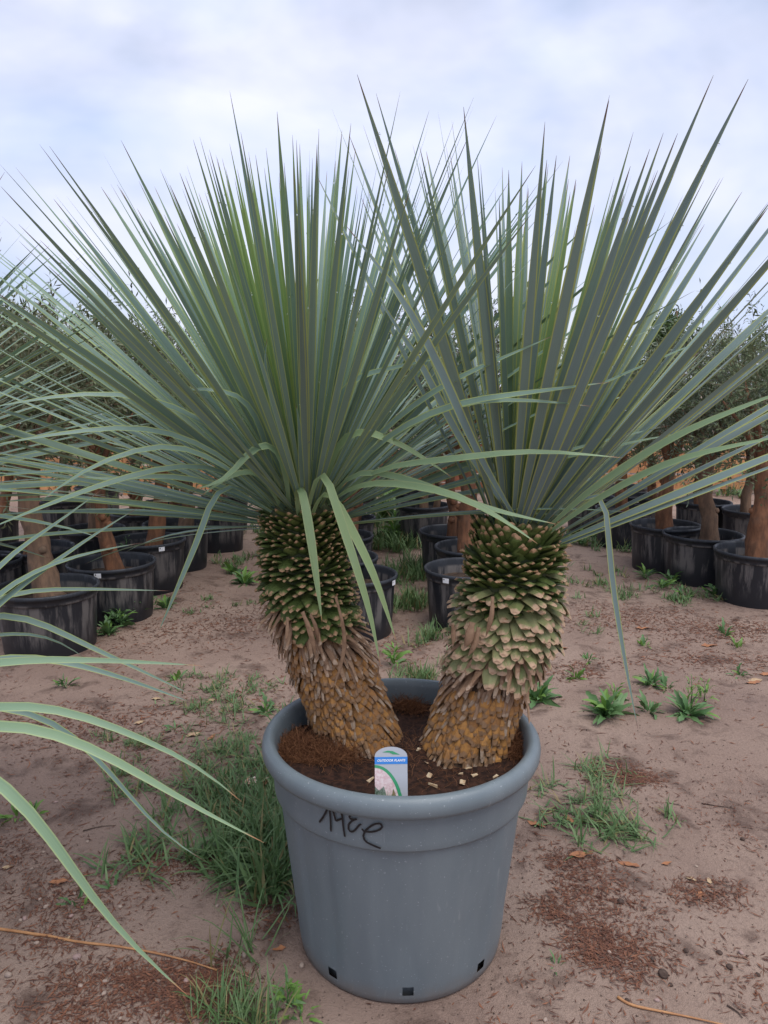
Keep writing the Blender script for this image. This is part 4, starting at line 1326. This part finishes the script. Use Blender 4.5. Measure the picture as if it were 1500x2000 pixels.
grass_patch([(770, 1010, 0.35, 1.0, 900, 0.26, 0.016), (758, 960, 0.3, 1.0, 500, 0.3, 0.018), (765, 1065, 0.25, 0.4, 500, 0.2, 0.014), (800, 1120, 0.22, 0.4, 500, 0.17, 0.01), (805, 1180, 0.2, 0.3, 380, 0.14, 0.009), (860, 1255, 0.25, 0.15, 150, 0.13, 0.008), (780, 1320, 0.35, 0.12, 240, 0.09, 0.007)],
            GM, 'tall grass strip between the two columns of black pots', 4, 0.9)
grass_patch([(440, 1960, 0.10, 0.07, 120, 0.10, 0.005), (480, 1990, 0.1, 0.05, 110, 0.12, 0.005), (500, 1870, 0.04, 0.04, 16, 0.2, 0.006), (430, 1890, 0.03, 0.03, 10, 0.2, 0.007)], GM, 'loose grass tufts on the soil in front of the straw stalk', 5, 0.9)
grass_patch([(1140, 1130, 0.5, 0.5, 260, 0.08, 0.01), (1240, 1160, 0.5, 0.3, 260, 0.07, 0.008), (1130, 1060, 0.4, 0.5, 260, 0.14, 0.012), (1310, 1170, 0.35, 0.2, 140, 0.08, 0.009), (1120, 1210, 0.3, 0.3, 70, 0.07, 0.007),
             (470, 1090, 0.3, 0.5, 240, 0.08, 0.01), (420, 1180, 0.4, 0.2, 120, 0.05, 0.008), (500, 1040, 0.3, 0.5, 200, 0.12, 0.012), (1420, 960, 1.5, 1.0, 500, 0.2, 0.016), (320, 930, 2.0, 0.6, 500, 0.25, 0.018)],
            GM, 'short grass and seedlings along the feet of the black pots', 6, 1.2)

def weed_leaf_mesh(name, L, w, arch, mat, tone, lobes=0.0, seed=0):
    r = random.Random(seed)
    b = MB()
    n = 6
    vs, fs, st = [], [], []
    y, z, an = 0, 0, arch
    for i in range(n + 1):
        s = i / n
        hw = w / 2 * (sin(pi * min(1, s ** 0.75)) ** 0.8 if 0 < s < 1 else 0.08) * (1 + lobes * (1 if i % 2 else -1))
        vs += [(-hw, y, z + hw * 0.3), (0, y, z), (hw, y, z + hw * 0.3)]
        an2 = arch - s * (arch + 0.35)
        y += L / n * cos(an2); z += L / n * sin(an2)
    for i in range(n):
        a = 3 * i
        fs += [(a, a + 1, a + 4, a + 3), (a + 1, a + 2, a + 5, a + 4)]
    b.add(vs, fs, None, tone)
    return b.mesh(name, M[mat])
WL = [weed_leaf_mesh('weed_leaf', 0.11, ww, a, m, t, lo, q) for q, (a, m, t, lo, ww) in enumerate(((1.2, 'weed', 0.2, 0.2, 0.026), (0.7, 'weed', 0.6, 0.28, 0.03), (0.5, 'weed', 0.9, 0.2, 0.022), (1.0, 'weed_bright', 0.5, 0.15, 0.026), (0.9, 'weed', 0.4, 0.4, 0.032)))]
def weed(px, py, n, size, label, group=None, bright=False, stem=0.0, name='weed', clear=None):
    p = on_ground(px, py)
    root = empty(name, (p.x, p.y, p.z - 0.004))
    tag(root, label, 'weed', group)
    r = random.Random(int(px * 7 + py))
    if stem:
        b = MB(); tube(b, [(0, 0, 0), (0.004, 0, stem * 0.5), (-0.003, 0.004, stem)], [0.003, 0.0024, 0.001], 5)
        b.build('stem', M['weed'], root)
    for k in range(n):
        a = k * 2.4 + r.uniform(-0.3, 0.3)
        z = stem * (k / n) if stem else 0.0
        me = WL[3] if bright and r.random() < 0.8 else r.choice(WL)
        s = size / 0.11 * r.uniform(0.35, 1.15) * (1 - 0.5 * (k / n) if stem else 1)
        m = Matrix.Translation((0, 0, z)) @ Matrix.Rotation(a, 4, 'Z') @ Matrix.Rotation(r.uniform(-0.35, 0.8) if not stem else r.uniform(-0.3, 0.5), 4, 'X') @ Matrix.Rotation(r.gauss(0, 0.45), 4, 'Y') @ Matrix.Translation((r.gauss(0, 0.006), r.uniform(0.0, 0.03), 0)) @ Matrix.Diagonal((s * r.uniform(0.7, 1.1), s, s, 1))
        inst('leaf', me, root, M=m)
    return root
GW = 'small weeds on the bare soil'
weed(1052, 1368, 46, 0.13, 'bushy green weed growing right behind the pot rim beside the blue-grey yucca')
weed(1182, 1398, 46, 0.15, 'broad-leaved weed rosette beside the tip of the hanging yucca leaf')
weed(1200, 1372, 30, 0.08, 'fine-leaved bright weed behind the broad rosette at the hanging leaf tip', stem=0.08, bright=True)
weed(1342, 1395, 44, 0.12, 'weed with upright leafy stem, end of the weed cluster away from the pot')
weed(1348, 1385, 30, 0.06, 'upright leafy weed stem growing out of the rosette at the end of the cluster', stem=0.17, bright=True)
weed(1268, 1390, 24, 0.09, 'small dark weed between the two larger rosettes')
weed(1375, 1368, 22, 0.07, 'thin flowering weed leaning outward past the leafy stem', stem=0.10, bright=True)
weed(235, 1225, 46, 0.13, 'broad-leaved weed at the foot of the black pot with the scuffed streak', stem=0.10)
weed(262, 1212, 36, 0.13, 'leafy weed sprouting beside the broad-leaved one at the scuffed black pot', stem=0.16)
weed(325, 1188, 26, 0.10, 'low weed between the scuffed black pot and the labelled pot')
weed(212, 1238, 34, 0.11, 'low spreading weed under the broad-leaved weeds at the scuffed black pot')
weed(280, 1195, 34, 0.12, 'upright nettle-like weed between the scuffed pot and its labelled neighbour', stem=0.14)
weed(478, 1140, 40, 0.14, 'dense green weed patch behind the leaning yucca trunk')
weed(455, 1120, 26, 0.12, 'smaller weed at the back of the dense patch behind the leaning yucca')
weed(770, 1300, 34, 0.12, 'yellowish leafy weed behind the pot rim between the two trunks', stem=0.11, bright=True)
weed(560, 1965, 30, 0.06, 'small bright weed at the foot of the big pot next to the grass tufts', stem=0.07, bright=True)
weed(585, 1985, 18, 0.05, 'pale seedling beside the bright weed in front of the big pot', stem=0.03, bright=True)
for px, py, n, s in ((125, 1340, 16, 0.07), (30, 1595, 16, 0.07), (60, 1590, 12, 0.055), (160, 1765, 12, 0.05), (1260, 1262, 14, 0.07), (1125, 1325, 18, 0.08), (1270, 1335, 20, 0.10), (1300, 1345, 14, 0.08), (1150, 1290, 14, 0.07), (1445, 1320, 12, 0.07),
                     (220, 1735, 8, 0.045), (520, 1390, 18, 0.09), (545, 1420, 14, 0.09), (1085, 1885, 9, 0.035), (345, 1330, 10, 0.08), (1415, 1240, 12, 0.10), (1440, 1265, 10, 0.08), (340, 1425, 10, 0.06)):
    weed(px, py, n, s, 'small low weed growing alone on the bare brown soil', GW, bright=(px % 3 == 0))
for px, py, n, s in ((1262, 1130, 20, 0.13), (1292, 1150, 26, 0.14), (1310, 1140, 22, 0.13), (1395, 1165, 26, 0.14), (1330, 1165, 16, 0.1), (1135, 1065, 22, 0.16), (1140, 1050, 22, 0.16)):
    weed(px, py, n, s, 'leafy weed at the foot of the black pots across the path from the scuffed pot', 'leafy weeds at the feet of the pots', stem=0.06)
for px, py, n, s in ((770, 1060, 40, 0.2), (752, 1020, 40, 0.22), (775, 985, 40, 0.24), (755, 960, 40, 0.24), (790, 1035, 40, 0.2)):
    weed(px, py, n, s, 'tall leafy weed standing in the grass strip between black pots', 'tall weeds in the grass strip', stem=0.28, bright=True)
pr = at_z(287, 1052, BP_H)
sp = weed(245, 1052, 22, 0.06, 'small olive sprout growing beside the mottled trunk in the labelled black pot', stem=0.14)
sp.location = (pr.x - 0.14, pr.y - 0.05, 0.275)

# needle litter, crumbs
r = random.Random(17)
PATCH = [(300, 1900, 0.22, 0.10, 1500), (420, 1930, 0.15, 0.08, 800), (120, 1980, 0.14, 0.05, 350), (520, 1770, 0.06, 0.08, 250), (350, 1690, 0.2, 0.09, 700), (150, 1740, 0.22, 0.14, 700), (40, 1660, 0.12, 0.1, 250),
         (1220, 1520, 0.15, 0.12, 900), (1140, 1740, 0.12, 0.09, 600), (1190, 1830, 0.13, 0.12, 800), (1230, 1880, 0.1, 0.08, 350), (1370, 1740, 0.12, 0.08, 400), (1080, 1770, 0.09, 0.06, 300), (1130, 1680, 0.16, 0.08, 400),
         (1350, 1230, 0.7, 0.25, 1200), (1450, 1300, 0.4, 0.2, 500), (1170, 1200, 0.5, 0.3, 700), (1110, 1310, 0.25, 0.15, 350), (400, 1210, 0.6, 0.6, 1500), (100, 1400, 0.7, 0.3, 900), (250, 1480, 0.5, 0.3, 700), (420, 1370, 0.5, 0.35, 700),
         (800, 1260, 0.4, 0.3, 400), (1480, 1900, 0.15, 0.2, 250), (1440, 1580, 0.3, 0.3, 250)]
mb = MB(); cb = MB()
def needle(x, y, big=1.0):
    if math.hypot(x - POT.x, y - POT.y) < 0.284: return
    z = gh(x, y) + r.uniform(0.001, 0.006)
    a = r.uniform(0, pi)
    L = r.uniform(0.008, 0.03) * big * (2.2 if r.random() < 0.07 else 1); w = r.uniform(0.0008, 0.0026) * big
    d = Vector((cos(a), sin(a), r.uniform(-0.12, 0.12))) * L / 2
    s = Vector((-sin(a), cos(a), r.uniform(-0.5, 0.5))) * w
    c = Vector((x, y, z))
    bend = Vector((-sin(a), cos(a), 0.3)) * L * r.uniform(-0.12, 0.12)
    mb.add([c - d, c - s + bend, c + d, c + s + bend], [(0, 1, 2, 3)], None, min(0.98, max(0.02, r.gauss(0.4, 0.25))))
for (px, py, rx, ry, n) in PATCH:
    c = on_ground(px, py)
    subs = [(r.gauss(0, 0.5) * rx, r.gauss(0, 0.5) * ry) for _ in range(9)]
    for k in range(int(n * 1.35)):
        s = r.choice(subs)
        needle(c.x + s[0] + r.gauss(0, 0.36) * rx, c.y + s[1] + r.gauss(0, 0.36) * ry, 1.0 if c.y < 3 else 1.5)
for k in range(16000):
    y = 1.05 + 6.5 * r.random() ** 1.5
    x = r.uniform(-0.62, 0.62) * (y + 0.5)
    if noise.noise(Vector((x * 1.6, y * 1.6, 9))) + r.uniform(-0.35, 0.35) < 0.05: continue
    needle(x, y, 1.0 if y < 3 else 1.5)
o = mb.build('needle_litter', M['litter'], None, False)
tag(o, 'reddish brown needle litter and bark crumbs strewn over the soil', 'litter', kind='stuff')
for k in range(13000):
    y = 1.05 + 3.6 * r.random() ** 1.6
    x = r.uniform(-0.62, 0.62) * (y + 0.4)
    if math.hypot(x - POT.x, y - POT.y) < 0.29: continue
    if noise.noise(Vector((x * 2.1, y * 2.1, 4))) + r.uniform(-0.5, 0.5) < 0.1: continue
    s = r.uniform(0.0012, 0.0042) * (1.6 if r.random() < 0.06 else 1)
    c = Vector((x, y, gh(x, y) + s * 0.3))
    vs = [c + Vector((s * r.uniform(.6, 1.3), 0, 0)), c + Vector((-s * .5, s * r.uniform(.6, 1.1), 0)), c + Vector((-s * .5, -s * r.uniform(.6, 1.1), 0)), c + Vector((0, 0, s * r.uniform(.5, 1.1)))]
    cb.add(vs, [(0, 1, 3), (1, 2, 3), (2, 0, 3)], None, min(0.98, max(0.02, r.gauss(0.4, 0.3))))
o = cb.build('soil_crumbs', M['crumb'], None, False)
tag(o, 'fine grit and crumbs of dry soil lying on the ground', 'grit', kind='stuff')

# pebbles, clods
GP = 'pale pebbles on the soil'
for i, (px, py, s) in enumerate([(151, 1871, 8), (204, 1942, 6), (157, 1927, 5.5), (90, 1772, 5), (48, 1795, 5), (146, 1747, 4), (78, 1757, 4), (235, 1772, 4.5), (139, 1790, 4.5), (110, 1683, 4), (62, 1698, 3.5), (171, 1645, 4), (192, 1810, 3),
                                 (235, 1990, 4), (415, 1883, 6), (425, 1770, 4), (364, 1917, 6), (72, 1843, 5), (478, 1867, 7), (16, 1906, 7), (109, 1568, 3.5), (40, 1798, 4), (85, 1665, 3), (1190, 1862, 5), (1283, 1955, 5), (1065, 1993, 5), (1360, 1693, 3), (430, 1690, 3.5), (1447, 1862, 5), (205, 1918, 5), (590, 1887, 6)]):
    p = on_ground(px, py)
    if math.hypot(p.x - POT.x, p.y - POT.y) < 0.29: continue
    dep = p.y * CP + HC * SP
    q = s / F * dep
    pebble('pebble', p, q * 1.15, q * 0.9, q * 0.7, M['pebble' if i % 4 else 'pebble_pink'], 'small pale rounded pebble lying on the bare brown soil', 'pebble', GP, i)
for i, (px, py, s) in enumerate([(1295, 1905, 11), (1212, 1762, 7), (1425, 1890, 7), (1405, 1862, 6), (1340, 1858, 6), (1480, 1905, 5), (1275, 1875, 6), (1310, 1925, 5), (1245, 1720, 4), (1260, 1775, 4), (1225, 1955, 5), (1450, 1640, 5)]):
    p = on_ground(px, py)
    q = s / F * (p.y * CP + HC * SP)
    pebble('soil_clod', p, q, q * 0.9, q * 0.7, M['clod'], 'dark crumbly clod of earth lying on the bare brown soil', 'clod', 'dark clods on the soil', i + 40)

# fallen leaves
def fallen(px, py, L, w, a, mat, label, group=None):
    p = on_ground(px, py)
    r = random.Random(px)
    b = MB()
    vs, fs = [], []
    n = 6
    cu, tw_ = r.uniform(0.1, 0.35), r.uniform(-0.5, 0.5)
    for i in range(n + 1):
        s = i / n
        hw = w / 2 * (sin(pi * s) ** 0.7 if 0 < s < 1 else 0.05) * r.uniform(0.6, 1.25)
        z = 0.004 + L * cu * (s - 0.5) ** 2 + 0.003 * r.random()
        for u in (-1, 0, 1):
            vs.append((L * (s - 0.5), u * hw, max(0.001, z - 0.003 + abs(u) * hw * r.uniform(0.0, 0.5) + u * hw * tw_ * (s - 0.3) * 0.9)))
    for i in range(n):
        for q in range(2):
            fs.append((3 * i + q, 3 * i + q + 1, 3 * i + q + 4, 3 * i + q + 3))
    b.add(vs, fs)
    o = b.build('fallen_leaf', M[mat])
    o.location = (p.x, p.y, p.z)
    o.rotation_euler = (0, 0, a)
    return tag(o, label, 'leaf', group)
GL = 'orange fallen leaves'
for i, (px, py, L, a) in enumerate([(1112, 1602, .06, 1.9), (1048, 1612, .07, -0.6), (1135, 1672, .08, 0.1), (1228, 1690, .07, -0.3), (1256, 1228, .10, 0.2), (1385, 1262, .10, 0.0), (1470, 1335, .09, 0.2), (1498, 1318, .09, 0.1), (413, 1442, .06, 1.2), (1095, 1268, .09, 0.1), (1302, 1688, .04, 0.3),
                                   (115, 1725, .06, 0.1), (1368, 1748, .035, 0.7), (545, 1985 - 130, .04, 0.3)]):
    fallen(px, py, L, L * 0.45, a, 'dead_leaf', 'curled orange-brown dead leaf fallen on the soil', GL)
for i, (px, py, L, a) in enumerate([(15, 1696, .035, 0.3), (378, 1437, .07, 0.4), (1475, 1330, .09, 0.3), (410, 1370, .06, 0.6), (272, 1413, .05, 0.8), (1350, 1718, .035, -0.6), (1385, 1722, .03, 1.4), (131, 1836, .03, 0.2), (305, 1366, .05, 0.1)]):
    fallen(px, py, L, L * 0.5, a, 'tan_leaf', 'crumpled pale tan scrap of dead leaf on the soil', 'pale dead leaf scraps')

# straw stalks and twigs
def stalk(pix, rad, mat, label, name='straw_stalk'):
    P = []
    for i, (x, y) in enumerate(pix):
        p = on_ground(x, y); p.z += rad * 0.9 + 0.001
        P.append(p)
    P = catmull(P, 24)
    for p in P: p.z = max(p.z, gh(p.x, p.y) + rad * 0.8)
    b = MB(); tube(b, P, [rad * (1.05 - 0.55 * i / 24) * (1 + 0.12 * (i % 6 == 0)) for i in range(25)], 7)
    o = b.build(name, M[mat])
    return tag(o, label, 'stalk' if 'straw' in name else 'twig')
stalk([(-40, 1812), (60, 1826), (150, 1842), (270, 1858), (360, 1878), (424, 1898)], 0.0042, 'straw', 'long orange straw stalk lying across the soil near the drooping pale leaf tip')
stalk([(452, 1895), (470, 1903), (490, 1912)], 0.0025, 'tan_leaf', 'short pale piece of straw near the end of the orange stalk')
stalk([(1206, 1950), (1235, 1966), (1300, 1980), (1350, 1990), (1420, 2006)], 0.0035, 'straw', 'tan twig lying on the soil beside the dark clods', 'twig')
stalk([(1370, 1570), (1400, 1575), (1435, 1580)], 0.002, 'clod', 'thin dark twig on the bare soil away from the pot', 'twig')
stalk([(1420, 1965), (1440, 1978), (1450, 1990)], 0.0022, 'clod', 'short dark twig beyond the tan twig', 'twig')
stalk([(162, 1624), (195, 1616), (226, 1613)], 0.0018, 'clod', 'short dark twig on the soil beside the pale pebbles', 'twig')
stalk([(1300, 1568), (1330, 1574)], 0.0016, 'clod', 'tiny dark twig on the bare soil near the sparse grass', 'twig')

# crumpled film behind the pot
p = on_ground(512, 1530)
b = MB()
n = 9
vs = [((i / (n - 1) - 0.5) * 0.09, (j / (n - 1) - 0.5) * 0.05, 0.012 + 0.014 * noise.noise(Vector((i * 0.9, j * 0.9, 2)))) for j in range(n) for i in range(n)]
b.add(vs, [(j * n + i, j * n + i + 1, (j + 1) * n + i + 1, (j + 1) * n + i) for j in range(n - 1) for i in range(n - 1)])
o = b.build('plastic_scrap', M['scrap'])
o.location = (p.x - 0.02, p.y, p.z)
tag(o, 'crumpled orange and white plastic scrap in the grass beside the pot', 'scrap')
